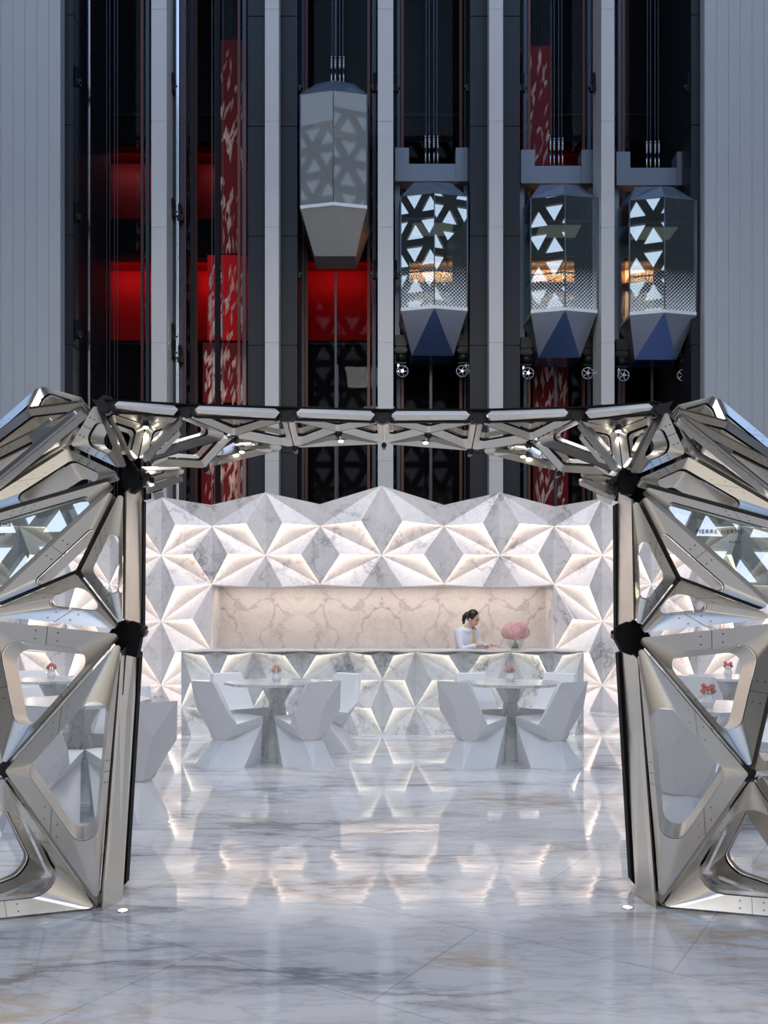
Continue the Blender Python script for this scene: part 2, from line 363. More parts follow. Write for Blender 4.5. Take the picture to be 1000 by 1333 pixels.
# shard relief panels
def shard_panel(a, c, y0, y1, d, n, lab, back='redshade'):
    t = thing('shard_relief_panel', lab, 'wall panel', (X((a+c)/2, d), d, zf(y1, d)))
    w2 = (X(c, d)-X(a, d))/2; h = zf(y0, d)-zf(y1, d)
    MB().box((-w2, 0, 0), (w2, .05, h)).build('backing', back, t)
    b = MB()
    for k in range(n):
        x = random.uniform(-w2+.06, w2-.06); z = random.uniform(.1, h-.25); L_ = random.uniform(.22, .6); W_ = random.uniform(.02, .055); an = random.uniform(-.1, .4)
        R_ = Matrix.Rotation(an, 3, 'Y')
        q = [V((0, 0, L_/2)), V((W_, 0, random.uniform(-.05, .08))), V((0, 0, -L_/2)), V((-W_, 0, random.uniform(-.05, .05)))]
        q = [R_@p+V((x, -.001, z)) for p in q]; ap = V((x, -.05, z))
        b.add(q+[ap], [(0,1,4), (1,2,4), (2,3,4), (3,0,4)])
    o = b.build('shards', 'shard', t); o['kind'] = 'stuff'; return t
shard_panel(284, 322, 52, 330, 22.7, 60, 'red panel painted in shade tone with silver leaf shards above the bright red storey')
shard_panel(270, 322, 332, 443, 22.7, 60, 'red panel painted in lit tone, crowded with silver leaf shards', 'red')
shard_panel(264, 322, 446, 524, 22.7, 60, 'red panel painted in shade tone with silver leaf shards between bright red storey and canopy')
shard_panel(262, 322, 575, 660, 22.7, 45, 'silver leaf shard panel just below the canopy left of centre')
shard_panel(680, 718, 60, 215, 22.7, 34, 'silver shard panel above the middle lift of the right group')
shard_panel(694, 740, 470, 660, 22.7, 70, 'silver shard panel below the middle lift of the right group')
area('shard_fill_a', (X(300, 21.5), 21.3, zf(250, 21.5)), 1.2, (1, .75, .65), 9, target=(X(300, 22.7), 22.7, zf(250, 21.5)), sy=6)  # unseen fill lights added to bring out the shards
area('shard_fill_b', (X(300, 21.5), 21.3, zf(560, 21.5)), 1.0, (1, .75, .65), 22, target=(X(300, 22.7), 22.7, zf(560, 21.5)), sy=4)
# bay glazing (smoked), mullion line in the middle
for i, (a, c) in enumerate(BAYS):
    MB_ = MB().box((X(a, 22.9), 22.86, .1), (X(c, 22.9), 22.88, TOPZ))
    o = MB_.build('window_%d' % (i+1), 'redglass'); struct(o, None, 'window')
# rails and cables
def vbar(px, d, w_, mat, y0=-500, y1=700, name='guide_rail', lab='', cat='rail', grp='guide rails in the lift shafts'):
    x = X(px, d); z0 = max(0.0, zf(y1, d)); z1 = min(TOPZ, zf(y0, d))
    o = MB().box((x-w_/2, d, z0), (x+w_/2, d+w_, z1)).build(name, mat)
    return tag(o, lab, cat, grp)
names = ['first', 'second', 'third', 'fourth', 'fifth', 'sixth']
for i, (a, c) in enumerate(BAYS):
    bay = names[i]+' lift shaft from the left'
    d = 21.75
    vbar(a+7, d, .09, 'rail', lab='dark steel guide rail at the left edge of the '+bay)
    vbar(a+12 if i else a+12, d+.1, .07, 'copper', lab='brown guide rail just inside the left edge of the '+bay)
    vbar(c-12, d+.1, .07, 'copper', lab='brown guide rail just inside the right edge of the '+bay)
    vbar(c-5, d, .09, 'rail', lab='dark steel guide rail at the right edge of the '+bay)
    mid = (a+c)/2
    ycar = {2: 110, 3: 213, 4: 216, 5: 220}.get(i, 700)
    for k, dx in enumerate((-7, -3, 3, 7)):
        vbar(mid+dx, 21.35, .016, 'rail', y1=ycar if i > 1 else 700, name='hoist_cable', lab='thin steel hoist cables hanging down the middle of the '+bay, cat='cable', grp='hoist cables of the '+bay)
    if i > 1:
        vbar(mid-1, 21.6, .07, 'rail', y0=475, lab='slim centre rail below the car in the '+bay)
        for k, dx in enumerate((-8, -3, 3, 8)):      # rope sockets above the car
            b = MB(); z = zf(ycar, 21.35)
            b.tube((0, 0, 0), (0, 0, .35), .022, 8); b.tube((0, 0, .38), (0, 0, .72), .03, 8)
            for q in range(5): b.tube((0, 0, .42+.06*q), (0, 0, .45+.06*q), .042, 8)
            o = b.build('rope_socket', 'chrome'); o.location = (X(mid+dx, 21.35), 21.35, z); tag(o, 'chrome rope sockets standing above the car of the '+bay, 'rope socket', 'rope sockets of the '+bay)
# chrome tracks right of the first pilaster
vbar(226, 20.6, .10, 'rail', lab='black track beside the first pale pilaster')
vbar(231, 20.5, .07, 'chrome', lab='bright steel track beside the first pale pilaster')
vbar(237, 20.6, .10, 'rail', lab='grey track at the left of the second lift shaft')
vbar(241, 20.5, .04, 'copper', lab='thin brown track at the left of the second lift shaft')
vbar(116, 20.9, .05, 'chrome', lab='thin bright rail in the first lift shaft')
vbar(283, 21.2, .12, 'shaft', lab='black mullion bar in the second lift shaft')
vbar(437, 21.5, .05, 'rail', lab='centre bar of the third lift shaft')
def bracket(px, py, lab):
    b = MB(); b.box((-.07, -.06, -.14), (.07, .06, .0)); b.box((-.11, -.05, -.06), (.11, .05, -.02)); b.tube((0, -.07, -.2), (0, -.07, .28), .028, 8)
    for q in range(6): b.tube((0, -.07, .03+.04*q), (0, -.07, .05+.04*q), .045, 8)
    o = b.build('rail_bracket', 'joint'); o.location = P(px, py, 20.55); tag(o, lab, 'bracket', 'rail brackets beside the pilasters')
for px, py in ((226, 112), (226, 275), (235, 281), (226, 437), (226, 458), (235, 465), (101, 104), (101, 280), (101, 432), (488, 112), (515, 112), (610, 112), (772, 112), (388, 112), (388, 355), (488, 355), (515, 355), (895, 112), (680, 112)):
    side = 'upper' if py < 200 else 'middle' if py < 330 else 'lower'
    pl = 'left of the first shaft' if px < 150 else 'beside the first pale pilaster' if px < 300 else 'left of the third shaft' if px < 400 else 'left of the centre pilaster' if px < 500 else 'right of the centre pilaster' if px < 550 else 'between the fourth shaft and its right panel' if px < 640 else 'left of the fifth shaft' if px < 700 else 'right of the fifth shaft' if px < 800 else 'right of the sixth shaft'
    bracket(px, py, '%s black rail bracket %s' % (side, pl))

# ------------------------------------------------------------------ lift cars
def make_car(name_label, glass='carglass', frit_m='frit', dx=0.0, yoke=True, body='carbody', mid='carbodydark'):
    t = thing('lift_car', name_label, 'lift', group='glass lift cars in the shafts')
    # local origin: centre at depth 21.1, z = cabin floor edge
    f = -.84; r = -.97; hw = .80; bk = .45; top = 2.73
    Lf = V((-hw, f, 0)); Rf = V((hw, f, 0)); Mf = V((0, r, .02)); Lb = V((-.84, bk, 0)); Rb = V((.84, bk, 0))
    up = V((0, 0, top))
    gl = MB(); sl = V((0, .02, 0))
    for a, c in ((Lf, Mf), (Mf, Rf)):
        o = MB().slab([a, c, c+up, a+up], sl).build('front_pane', frit_m, t)
    for a, c in ((Lb, Lf), (Rf, Rb)):
        MB().slab([a, c, c+up, a+up], (.0, .0, .0)).build('side_pane', glass, t) if False else MB().add([a, c, c+up, a+up], [(0,1,2,3)]).build('side_pane', glass, t)
    # roof facets
    ta, tb = V((-.47, -.2, 3.38)), V((.47, -.2, 3.38)); tm = V((0, -.75, 3.12))
    tl, tr, tmm = Lf+up, Rf+up, Mf+up+V((0, 0, .0)); bl, br_ = Lb+V((0,0,3.05)), Rb+V((0,0,3.05))
    b = MB(); b.add([tl, tmm, tr, ta, tb, tm, bl, br_, Lb+up, Rb+up], [(0,1,5), (0,5,3), (1,2,5), (2,4,5), (3,5,4), (0,3,6), (2,7,4), (3,4,7,6), (0,6,8), (2,9,7)])
    b.build('roof', 'roofglass', t)
    # underside
    p, q = V((-.51, -.3, -.92)), V((.51, -.3, -.92)); pb, qb = V((-.51, bk, -.92)), V((.51, bk, -.92))
    MB().add([Lf, Mf, p, Lb, pb], [(0,1,2), (3,0,2,4)]).build('underside', body, t)
    MB().add([Mf, Rf, q, Rb, qb], [(0,1,2), (1,3,4,2)]).build('underside', body, t)
    MB().add([Mf, p, q, pb, qb], [(0,1,2), (1,3,4,2)]).build('underside_wedge', mid, t)
    # floor edge
    b = MB()
    for a, c in ((Lf, Mf), (Mf, Rf)): b.slab([a+V((0,-.02,-.03)), c+V((0,-.02,-.03)), c+V((0,-.02,.05)), a+V((0,-.02,.05))], (0, .05, 0))
    b.build('floor_edge', 'plastic', t)
    MB().slab([Lf+V((0,.03,0)), Mf+V((0,.03,0)), Rf+V((0,.03,0)), Rb, Lb], (0, 0, -.05)).build('cabin_floor', 'interior', t)
    # mullions
    b = MB()
    b.tube(Mf, Mf+up, .014, 6); b.tube(Lf, Lf+up, .018, 6); b.tube(Rf, Rf+up, .018, 6); b.tube(Lf+up, Mf+up, .012, 6); b.tube(Mf+up, Rf+up, .012, 6)
    b.build('mullions', 'carframe', t)
    # handrail
    b = MB(); hz = V((0, .08, .95))
    for a, c in ((Lb, Lf), (Lf, Mf), (Mf, Rf), (Rf, Rb)): b.tube(a*.93+hz, c*.93+hz, .022, 8)
    for a in (Lf, Rf, Mf): b.tube(a*.93+V((0, .08, 0)), a*.93+hz, .016, 8)
    b.build('handrail', 'carframe', t)
    # ceiling and back wall
    b = MB(); b.box((-.72, -.6, 2.28), (.72, bk, 2.34)); b.build('cabin_ceiling', 'carframe', t)
    b = MB(); b.box((-.5, -.45, 2.26), (.5, .2, 2.275)); b.build('ceiling_light', 'cabin_lamp', t)
    b = MB(); b.box((-.8, bk-.02, 0), (-.55, bk+.04, 2.7)); b.box((.55, bk-.02, 0), (.8, bk+.04, 2.7)); b.box((-.55, bk-.02, 1.9), (.55, bk+.04, 2.7)); b.build('back_wall', 'carframe', t)
    if yoke:
        b = MB(); b.box((-.60, -.12, 3.47), (.60, .2, 3.90)); b.build('crosshead', 'carframe', t)
        for sx in (-1, 1):
            MB().box((sx*.75-.17, -.16, 3.45), (sx*.75+.17, .24, 4.28)).build('bracket', 'carframe', t)
            MB().box((sx*.86-.06, .05, -1.0), (sx*.86+.06, .25, 3.46)).build('upright', 'carframe', t)
            b = MB(); b.box((sx*.78-.13, -.1, -1.05), (sx*.78+.13, .25, -.62)); b.box((sx*.78-.16, -.12, -.75), (sx*.78+.16, .2, -.68)); b.tube((sx*.78-.13, -.12, -.9), (sx*.78+.13, -.12, -.9), .11, 12)
            b.box((sx*.78-.14, -.13, -.62), (sx*.78+.14, 0, -.35))
            b.build('motor_block', 'joint', t)
            b = MB(); c0 = V((sx*.74, -.12, -1.25))
            n = 20
            for k in range(n):
                a0 = 2*PI*k/n; a1 = 2*PI*(k+1)/n
                b.tube(c0+V((math.cos(a0)*.14, 0, math.sin(a0)*.14)), c0+V((math.cos(a1)*.14, 0, math.sin(a1)*.14)), .022, 5)
            for k in range(5):
                a0 = 2*PI*k/5; b.tube(c0, c0+V((math.cos(a0)*.13, 0, math.sin(a0)*.13)), .016, 5)
            b.tube(c0+V((0, -.03, 0)), c0+V((0, .05, 0)), .04, 10)
            b.box((c0.x-.02+sx*.1, -.06, c0.z), (c0.x+.02+sx*.1, .0, c0.z+.3))
            b.build('pulley_wheel', 'chrome', t)
    return t
M['roofglass'] = glassmat('roof_glass', (.35, .45, .52), .30, frost=.25, fcol=(.35, .42, .52))
M['cabin_lamp'] = emit('cabin_lamp', (1, .85, .65), .22)
car1 = make_car('glass lift car nearest the centre pilaster with dark blue underside')
car1.location = (X(562.5, 21.1), 21.1, 8.97)
car2 = copy_tree(car1, None, 'glass lift car between the other two, in the fifth shaft'); car2.location = (X(725, 21.1), 21.1, 8.92)
car3 = copy_tree(car1, None, 'rightmost glass lift car with clear handrail and pale underside'); car3.location = (X(848.5, 21.1), 21.1, 8.87)
car0 = make_car('frosted pale lift car, highest of the four, in the third shaft', 'paleglass', 'paleglass', yoke=False, body='carpale', mid='carpale') if False else None
M['carpale'] = pbr('pale_car_panel', (.36, .36, .35), .4, .3)
car0 = make_car('frosted pale lift car, highest of the four, in the third shaft', 'paleglass', 'paleglass', yoke=False, body='carpale', mid='carpale')
car0.location = (X(437, 21.1), 21.1, 8.97+2.45)

# ------------------------------------------------------------------ faceted marble wall
WD = 14.1
def relief(pf, acols, bcols, Aya, Bya, hv, hu, hl, keep, atop=None, btop=None, zmin=0.0):
    """star relief: returns stone MB, light MB. pf(px,py,h) -> world point"""
    st = MB(); li = MB()
    cols = sorted([(x, 'A') for x in acols]+[(x, 'B') for x in bcols])
    def tri(a, c): st.add(a, [c] if False else (0,1,2)) if False else None
    def put(n0, n1, s, mode='full'):
        # n0 upper vertical node, n1 lower vertical node, s side node (px,py)
        c = ((n0[0]+n1[0]+s[0])/3, (n0[1]+n1[1]+s[1])/3)
        if len(s) > 2: c = s[2]
        A = pf(*n0[:2], 0); B_ = pf(*n1[:2], 0); S_ = pf(*s[:2], 0)
        cv = pf(c[0], c[1], hv); cu = pf(c[0], c[1], hu); cl = pf(c[0], c[1], hl)
        if mode in ('full',): st.add([A, B_, cv], [(0,1,2)])
        if mode in ('full', 'upper'): st.add([A, S_, cu], [(0,1,2)])
        if mode in ('full', 'lower'): st.add([B_, S_, cl], [(0,1,2)])
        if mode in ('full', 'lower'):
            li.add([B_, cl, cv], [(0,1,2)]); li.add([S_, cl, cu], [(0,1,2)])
        if mode == 'upper':
            n = V((0, .12, 0)); st.add([S_, cu, cu+n, S_+n], [(0,1,2,3)])
        return cv, cu, cl
    for (x0, k0), (x1, k1) in zip(cols[:-1], cols[1:]):
        xa, xb = (x0, x1) if k0 == 'A' else (x1, x0)
        ya, yb = Aya(xa), Bya(xb)
        for j in range(len(ya)-1):
            n0, n1 = (xa, ya[j]), (xa, ya[j+1])
            for yy in yb:
                if n0[1] < yy < n1[1]+.1 and yy-n0[1] < (n1[1]-n0[1]):
                    m = keep(n0, n1, (xb, yy))
                    if m: put(n0, n1, (xb, yy), m)
        for j in range(len(yb)-1):
            n0, n1 = (xb, yb[j]), (xb, yb[j+1])
            for yy in ya:
                if n0[1] < yy < n1[1]:
                    m = keep(n0, n1, (xa, yy))
                    if m: put(n0, n1, (xa, yy), m)
    return st, li
def wf(px, py, h):
    d = WD; x = X(px, d); z = max(0.0, zf(py, d)); return V((x, d-h, z))
TA = {-45: 664, 85: 655, 210: 647, 346: 641, 497: 632, 651: 641, 784: 649, 908: 655, 1040: 664}
TB = {25: 664, 143: 661, 276: 658, 417: 657, 578: 658, 721: 660, 848: 662, 965: 665}
A_ = sorted(TA); B_l = sorted(TB)
def keep(n0, n1, s):
    cx = (n0[0]+n1[0]+s[0])/3; cy = (n0[1]+n1[1]+s[1])/3
    xm = min(n0[0], s[0]); xM = max(n0[0], s[0])
    if xm >= 275 and xM <= 722:
        if cy > 775: return None
        if cy > 758: return 'upper'
    return 'full'
st, li = relief(wf, A_, B_l, lambda x: [TA[x], 723, 809, 892, 977], lambda x: [685, 761, 848, 932], .20, .17, .02, keep)
# top fillers between peak, valley and first B node
for xb in B_l:
    for xa in A_:
        if abs(xa-xb) < 90:
            st.add([wf(xa, TA[xa], 0), wf(xb, TB[xb], .06), wf(xb, 685, 0)], [(0,1,2)])
# bottom edge of the band above the recess: closing triangles under A stars
for xa in (346, 497, 651):
    ls = [x for x in B_l if x < xa][-1]; rs = [x for x in B_l if x > xa][0]
    cl_ = ((2*xa+ls)/3, 764); cr_ = ((2*xa+rs)/3, 764)
    A0 = wf(xa, 723, 0); mid_ = wf(xa, 764, .0)
    st.add([A0, wf(*cl_, .17), mid_], [(0,1,2)]); st.add([A0, mid_, wf(*cr_, .17)], [(0,1,2)])
    st.add([wf(*cl_, .17), mid_, wf(*cr_, .17), V((0,.4,0))+wf(*cr_, 0), V((0,.4,0))+wf(*cl_, 0)], [(0,1,2,3,4)])
# body behind relief, with recess
yb0, yb1 = WD+.02, WD+.75
tops = sorted([(x, TA[x]) for x in A_]+[(x, TB[x]) for x in B_l])
top_pts = [wf(x, y, 0) for x, y in tops]
n = len(top_pts); vs_ = []; fs_ = []
for p in top_pts: vs_ += [p, V((p.x, yb1+.35, p.z))]
st.add(vs_, [(2*i, 2*i+2, 2*i+3, 2*i+1) for i in range(n-1)])
xl, xr = X(276, WD), X(721, WD); zt = zf(762, WD)
for x0, x1, z0 in ((top_pts[0].x, xl, 0), (xr, top_pts[-1].x, 0), (xl, xr, zt)):
    bx = MB()
    st.box((x0, WD+.04, z0), (x1, yb1+.3, zf(668, WD)))
root = struct(st.build('wall_star_relief', 'shell', recalc=False), 'white marble wall folded into star shaped facets with lit edges')
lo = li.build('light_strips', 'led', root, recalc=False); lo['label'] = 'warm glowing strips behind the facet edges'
# recess
b = MB(); b.box((xl, yb1, 0), (xr, yb1+.3, zt))
struct(b.build('wall_recess', 'back'), 'book matched cream marble back wall of the reception recess')
area('recess_lamp', ((xl+xr)/2, WD+.35, zt-.03), (xr-xl)*.95, (1, .84, .74), 22, target=((xl+xr)/2, WD+.6, 0), sy=.08)

# ------------------------------------------------------------------ reception desk
DD = 11.05
desk = thing('reception_desk', 'long white marble reception desk with lit star facet front', 'reception desk', (0, DD, 0))
def df(px, py, h):
    x = X(px, DD); z = max(0.0, zf(py, DD)); return V((x, -h, min(z, 1.09)))
acs = [236, 330, 453, 541, 665, 760]; bcs = [283, 393, 498, 604, 716]
st, li = relief(df, acs, bcs, lambda x: [849, 921, 993], lambda x: [885, 957], .10, .08, .0, lambda *a: 'full')
for xb in bcs:
    xs = [x for x in acs if abs(x-xb) < 75]
    xl_, xr_ = min(xs), max(xs)
    cl_ = ((2*xb+xl_)/3, 853); cr_ = ((2*xb+xr_)/3, 853)
    Bn = df(xb, 885, 0); tp = df(xb, 848, 0)
    st.add([Bn, df(*cl_, .10), tp], [(0,1,2)]); st.add([Bn, tp, df(*cr_, .10)], [(0,1,2)])
    for xa, cc in ((xl_, cl_), (xr_, cr_)):
        An = df(xa, 849, 0); st.add([An, Bn, df(*cc, 0)], [(0,1,2)])
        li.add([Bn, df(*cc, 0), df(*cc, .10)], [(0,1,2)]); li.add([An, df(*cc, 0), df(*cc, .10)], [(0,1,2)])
        st.add([An, df(*cc, .10), tp], [(0,1,2)])
st.build('front_panel', 'desk', desk, recalc=False)
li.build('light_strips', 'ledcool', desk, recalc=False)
xl_, xr_ = X(236, DD), X(760, DD)
MB().box((xl_, -.105, 1.09), (xr_, .75, 1.102)).build('worktop', 'desk', desk)
MB().box((xl_, .02, 0), (xr_, .72, 1.088)).build('body', 'desk', desk)

# ------------------------------------------------------------------ pavilion
pav = thing('metal_pavilion', 'faceted silver metal pavilion of triangular frames with a canopy spanning the foreground', 'pavilion', (0, 4.6, 0))
PO = V((0, 4.6, 0))
def offset_tri(p, ws):
    """2D triangle (ccw) inset by ws per edge i (p[i]->p[i+1])"""
    n = 3; out = []
    lines = []
    for i in range(3):
        a = p[i]; b_ = p[(i+1) % 3]; d = (b_-a).normalized(); nr = V((-d.y, d.x)); lines.append((a+nr*ws[i], d))
    for i in range(3):
        (a, d), (c, e_) = lines[i-1], lines[i]
        den = d.x*e_.y-d.y*e_.x; t = ((c.x-a.x)*e_.y-(c.y-a.y)*e_.x)/den
        out.append(a+d*t)
    return out
def round_loop(p, r, K=7):
    pts = []; n = 3
    lens = [(p[(i+1) % 3]-p[i]).length for i in range(3)]
    for i in range(3):
        a = p[i-1]; b_ = p[i]; c = p[(i+1) % 3]
        u = (a-b_).normalized(); v = (c-b_).normalized(); th = math.acos(max(-1, min(1, u.dot(v))))
        rr = r; tl = rr/math.tan(th/2); lim = .40*min(lens[i-1], lens[i])
        if tl > lim: tl = lim; rr = tl*math.tan(th/2)
        s = b_+u*tl; e_ = b_+v*tl; cen = b_+(u+v).normalized()*(rr/math.sin(th/2))
        a0 = math.atan2(s.y-cen.y, s.x-cen.x); a1 = math.atan2(e_.y-cen.y, e_.x-cen.x); da = a1-a0
        while da > PI: da -= 2*PI
        while da < -PI: da += 2*PI
        pts.append(('c', [cen+V((math.cos(a0+da*k/K), math.sin(a0+da*k/K)))*rr for k in range(K+1)]))
    loop = []
    for i in range(3):
        arc = pts[i][1]; nxt = pts[(i+1) % 3][1][0]
        loop += arc
        for t in (.06, .5, .94): loop.append(arc[-1].lerp(nxt, t))
    return loop
WS = .58
def panel(nodes, ws, push=.05, ret=.22, gap=.012, r_in=.06, r_out=.015, glass=None, screws=True, tilt=0.0, name='triangular_panel', mat='metal', flange=.05):
    n3 = [V(q) for q in nodes]; ws = [max(q*WS, .022) for q in ws]
    nr = (n3[1]-n3[0]).cross(n3[2]-n3[0]).normalized()
    cen = (n3[0]+n3[1]+n3[2])/3
    if nr.dot(V((0, 0, EYE))-cen) < 0: n3 = [n3[0], n3[2], n3[1]]; ws = [ws[2], ws[1], ws[0]]; nr = -nr
    ux = (n3[1]-n3[0]).normalized(); uy = nr.cross(ux)
    to2 = lambda q: V(((q-n3[0]).dot(ux), (q-n3[0]).dot(uy)))
    to3 = lambda q, h: n3[0]+ux*q.x+uy*q.y+nr*h
    p2 = [to2(q) for q in n3]
    outer = offset_tri(p2, [gap]*3); inner = offset_tri(p2, ws)
    # keep the hole valid
    def area2(t): return ((t[1]-t[0]).x*(t[2]-t[0]).y-(t[1]-t[0]).y*(t[2]-t[0]).x)/2
    sc = 1.0
    while (area2(inner) < .03*area2(p2) or any((inner[(i+1) % 3]-inner[i]).dot(p2[(i+1) % 3]-p2[i]) <= 0 for i in range(3))) and sc > .2:
        sc *= .9; inner = offset_tri(p2, [max(gap*1.5, x*sc) for x in ws])
    lo_, li_ = round_loop(outer, r_out), round_loop(inner, r_in)
    m = len(lo_); b = MB()
    rings = [[to3(q, 0) for q in lo_], [to3(q, -push) for q in li_]]
    fo = [to3(q, -flange) for q in lo_]
    b.add(rings[0]+rings[1], [(i, (i+1) % m, (i+1) % m+m, i+m) for i in range(m)], 0, True)
    b.add(rings[0]+fo, [(i, i+m, (i+1) % m+m, (i+1) % m) for i in range(m)], 1, True)
    # dark reveal then inner return
    cin = to2(cen)
    g1 = [to3(q, -push-.012) for q in li_]
    b.add(rings[1]+g1, [(i, (i+1) % m, (i+1) % m+m, i+m) for i in range(m)], 2, False)
    inn2 = [q+(cin-q)*.04 for q in li_]
    g2 = [to3(q, -push-.02) for q in li_]; g3 = [to3(q, -push-ret) for q in inn2]
    b.add(g2+g3, [(i, (i+1) % m, (i+1) % m+m, i+m) for i in range(m)], 0, True)
    # seams and screws on the bars
    if screws:
        for e_ in range(3):
            k = 11*e_+8+1          # the middle vertex of the straight run
            k = 11*e_+9
            a, c = rings[0][k], rings[1][k]
            wv = (c-a)
            if wv.length < .035: continue
            along = (rings[0][(k+1) % m]-rings[0][k-1]).normalized(); nn = wv.cross(along).normalized()
            if nn.dot(V((0, 0, EYE))-a) < 0: nn = -nn
            up_ = nn*.0018
            b.add([a+up_-along*.0012, c+up_-along*.0012, c+up_+along*.0012, a+up_+along*.0012], [(0,1,2,3)], 3)
            for s1 in (-.055, .055):
                for s2 in (.28, .72):
                    p0 = a+wv*s2+along*s1+up_*.6
                    ring = [p0+(along*math.cos(t*PI/4)+wv.normalized()*math.sin(t*PI/4))*.004+nn*.0015 for t in range(8)]
                    b.add(ring, [list(range(8))], 3)
    b.v = [q-PO for q in b.v]
    o = b.build(name, [mat, 'metal_edge', 'black', 'screw'], pav, recalc=False)
    if glass:
        gb = MB(); q = [to3(x, -push-.03) for x in offset_tri(p2, [max(gap, w_*.8) for w_ in ws])]
        gb.add([x-PO for x in q], [(0,1,2)]); go = gb.build('glass_pane', glass, o, recalc=False)
        return o, (n3, ux, uy, nr, push)
    return o
def joint(p, r=.05, k=3):
    b = MB(); p = V(p)-PO
    b.hull([p+V((math.cos(t)*r*1.0, .0, math.sin(t)*r)) for t in [2*PI*i/7 for i in range(7)]]+[p+V((math.cos(t)*r*.7, .10, math.sin(t)*r*.7)) for t in [2*PI*i/7 for i in range(7)]])
    for i in range(k):
        t = 2*PI*i/k+.6; d = V((math.cos(t), .1, math.sin(t)))
        b.tube(p+d*r*.2+V((0, -.012, 0)), p+d*r*1.1+V((0, .02, 0)), r*.27, 10)
    return b.build('joint', 'joint', pav)

def side(A, B, Cn, D, Pn, N0, L1, U, Vn, T, Mn, Q, Fl, Rr, R2, sg, txt):
    # A..: world points
    pa = panel
    panel([B, Cn, D], [.145, .165, .075], push=-.045, ret=.25, r_in=.07)
    panel([B, L1, Cn], [.17, .14, .085], push=.06, ret=.24, r_in=.07)
    panel([A, Pn, B], [.10, .105, .045], push=.035, ret=.05, r_in=.05)
    panel([Pn, B, L1], [.06, .13, .12], push=.05, ret=.05, r_in=.08)
    panel([A, Pn, L1], [.035, .04, .11], push=.04, ret=.12, r_in=.03)
    g, fr = panel([A, L1, U], [.03, .06, .075], push=.02, ret=.03, r_in=.03, glass='mirrorglass')
    panel([A, Q, U], [.075, .11, .05], push=.03, ret=.16, r_in=.05)
    panel([N0, A, Q], [.05, .075, .085], push=.03, ret=.12, r_in=.05)
    panel([N0, Q, U], [.06, .05, .10], push=.03, ret=.15, r_in=.04)
    panel([N0, U, Vn], [.075, .06, .07], push=.03, ret=.15, r_in=.04)
    panel([N0, Mn, Vn], [.06, .10, .05], push=.03, ret=.15, r_in=.05)
    panel([T, N0, Mn], [.04, .05, .05], push=.03, ret=.10, r_in=.04)
    panel([T, Mn, Vn], [.05, .06, .09], push=.03, ret=.10, r_in=.04)
    panel([Cn, D, Fl], [.10, .115, .07], push=.08, ret=.05, r_in=.12)
    panel([Cn, Rr, Fl], [.08, .09, .06], push=.02, ret=.03, r_in=.08, screws=False)
    panel([Cn, D, Rr], [.02, .10, .12], push=.01, ret=.02, r_in=.06, screws=False)
    panel([D, Rr, Fl], [.03, .03, .03], push=.01, ret=.008, r_in=.05, screws=False)
    joint(A+V((sg*-.03, .14, .0)), .045, 3); joint(B+V((sg*-.03, .14, 0)), .04, 3); joint(Cn+V((0, .05, 0)), .045, 0)
    joint(Pn+V((0, .05, 0)), .03, 0); joint(N0+V((sg*-.03, .07, 0)), .045, 0); joint(D+V((sg*.02, .07, .035)), .035, 0); joint(Q+V((0, .05, 0)), .02, 0); joint(Mn+V((0, .04, 0)), .02, 0)
    return g, fr
Lp = dict(A=P(164, 617, 4.3), B=P(162, 823, 4.3), Cn=P(2, 1004, 4.12), D=P(130, 1184, 4.29), Pn=P(101, 744, 4.22), N0=P(124, 520, 4.32),
          L1=P(-36, 802, 4.22), U=P(-80, 688, 4.3), Vn=P(-95, 630, 4.75), T=P(53, 500, 5.1), Mn=P(37, 531, 4.8), Q=P(88, 581, 4.42),
          Fl=P(-120, 1212, 3.99), Rr=P(64, 1139, 4.88), R2=P(-20, 1160, 4.6))
def Pf(px, py): d = EYE*F/(py-HY); return P(px, py, d)
Lp['D'] = Pf(130, 1184); Lp['Fl'] = Pf(-120, 1211); Lp['Rr'] = Pf(64, 1139)
gL, fL = side(sg=-1, txt=None, **Lp)
Rp = dict(A=P(820, 625, 4.3), B=P(826, 828, 4.3), Cn=P(979, 1008, 4.12), D=Pf(857, 1182), Pn=P(884, 753, 4.22), N0=P(868, 528, 4.32),
          L1=P(1026, 806, 4.22), U=P(1075, 695, 4.3), Vn=P(1085, 640, 4.75), T=P(931, 513, 5.1), Mn=P(947, 548, 4.8), Q=P(896, 592, 4.42),
          Fl=Pf(1110, 1205), Rr=Pf(918, 1135), R2=P(1020, 1155, 4.6))
gR, fR = side(sg=1, txt=None, **Rp)
# outer right-hand frames beyond the node at the right edge
L2 = P(1075, 1000, 4.3)
panel([Rp['L1'], Rp['Cn'], L2], [.10, .08, .08], push=.05, ret=.2)
panel([Rp['Cn'], Rp['Fl'], L2], [.08, .08, .08], push=.05, ret=.2)

# jamb panels and black edge strips
def poly_part(pts, back, mat, name):
    b = MB(); b.slab([V(p)-PO for p in pts], back); return b.build(name, mat, pav)
poly_part([P(165, 640, 4.33), P(181, 626, 4.6), P(185, 650, 4.62), P(184, 815, 4.62), P(178, 822, 4.6), P(163, 806, 4.33)], (.012, .0, 0) if False else (-.012, .01, 0), 'metal', 'jamb_panel')
poly_part([P(158, 850, 4.34), P(177, 828, 4.58), P(180, 845, 4.64), P(161, 1154, 4.70), Pf(159, 1172)+V((0,0,.0)), Pf(133, 1186)], (-.012, .01, 0), 'metal', 'jamb_panel')
poly_part([P(184, 650, 4.62), P(187, 652, 4.62), P(186, 815, 4.62), P(184, 822, 4.62)], (0, .05, 0), 'black', 'edge_strip')
poly_part([P(178, 846, 4.62), P(182, 850, 4.62), P(164, 1150, 4.62), P(160, 1154, 4.62)], (0, .06, 0), 'black', 'edge_strip')
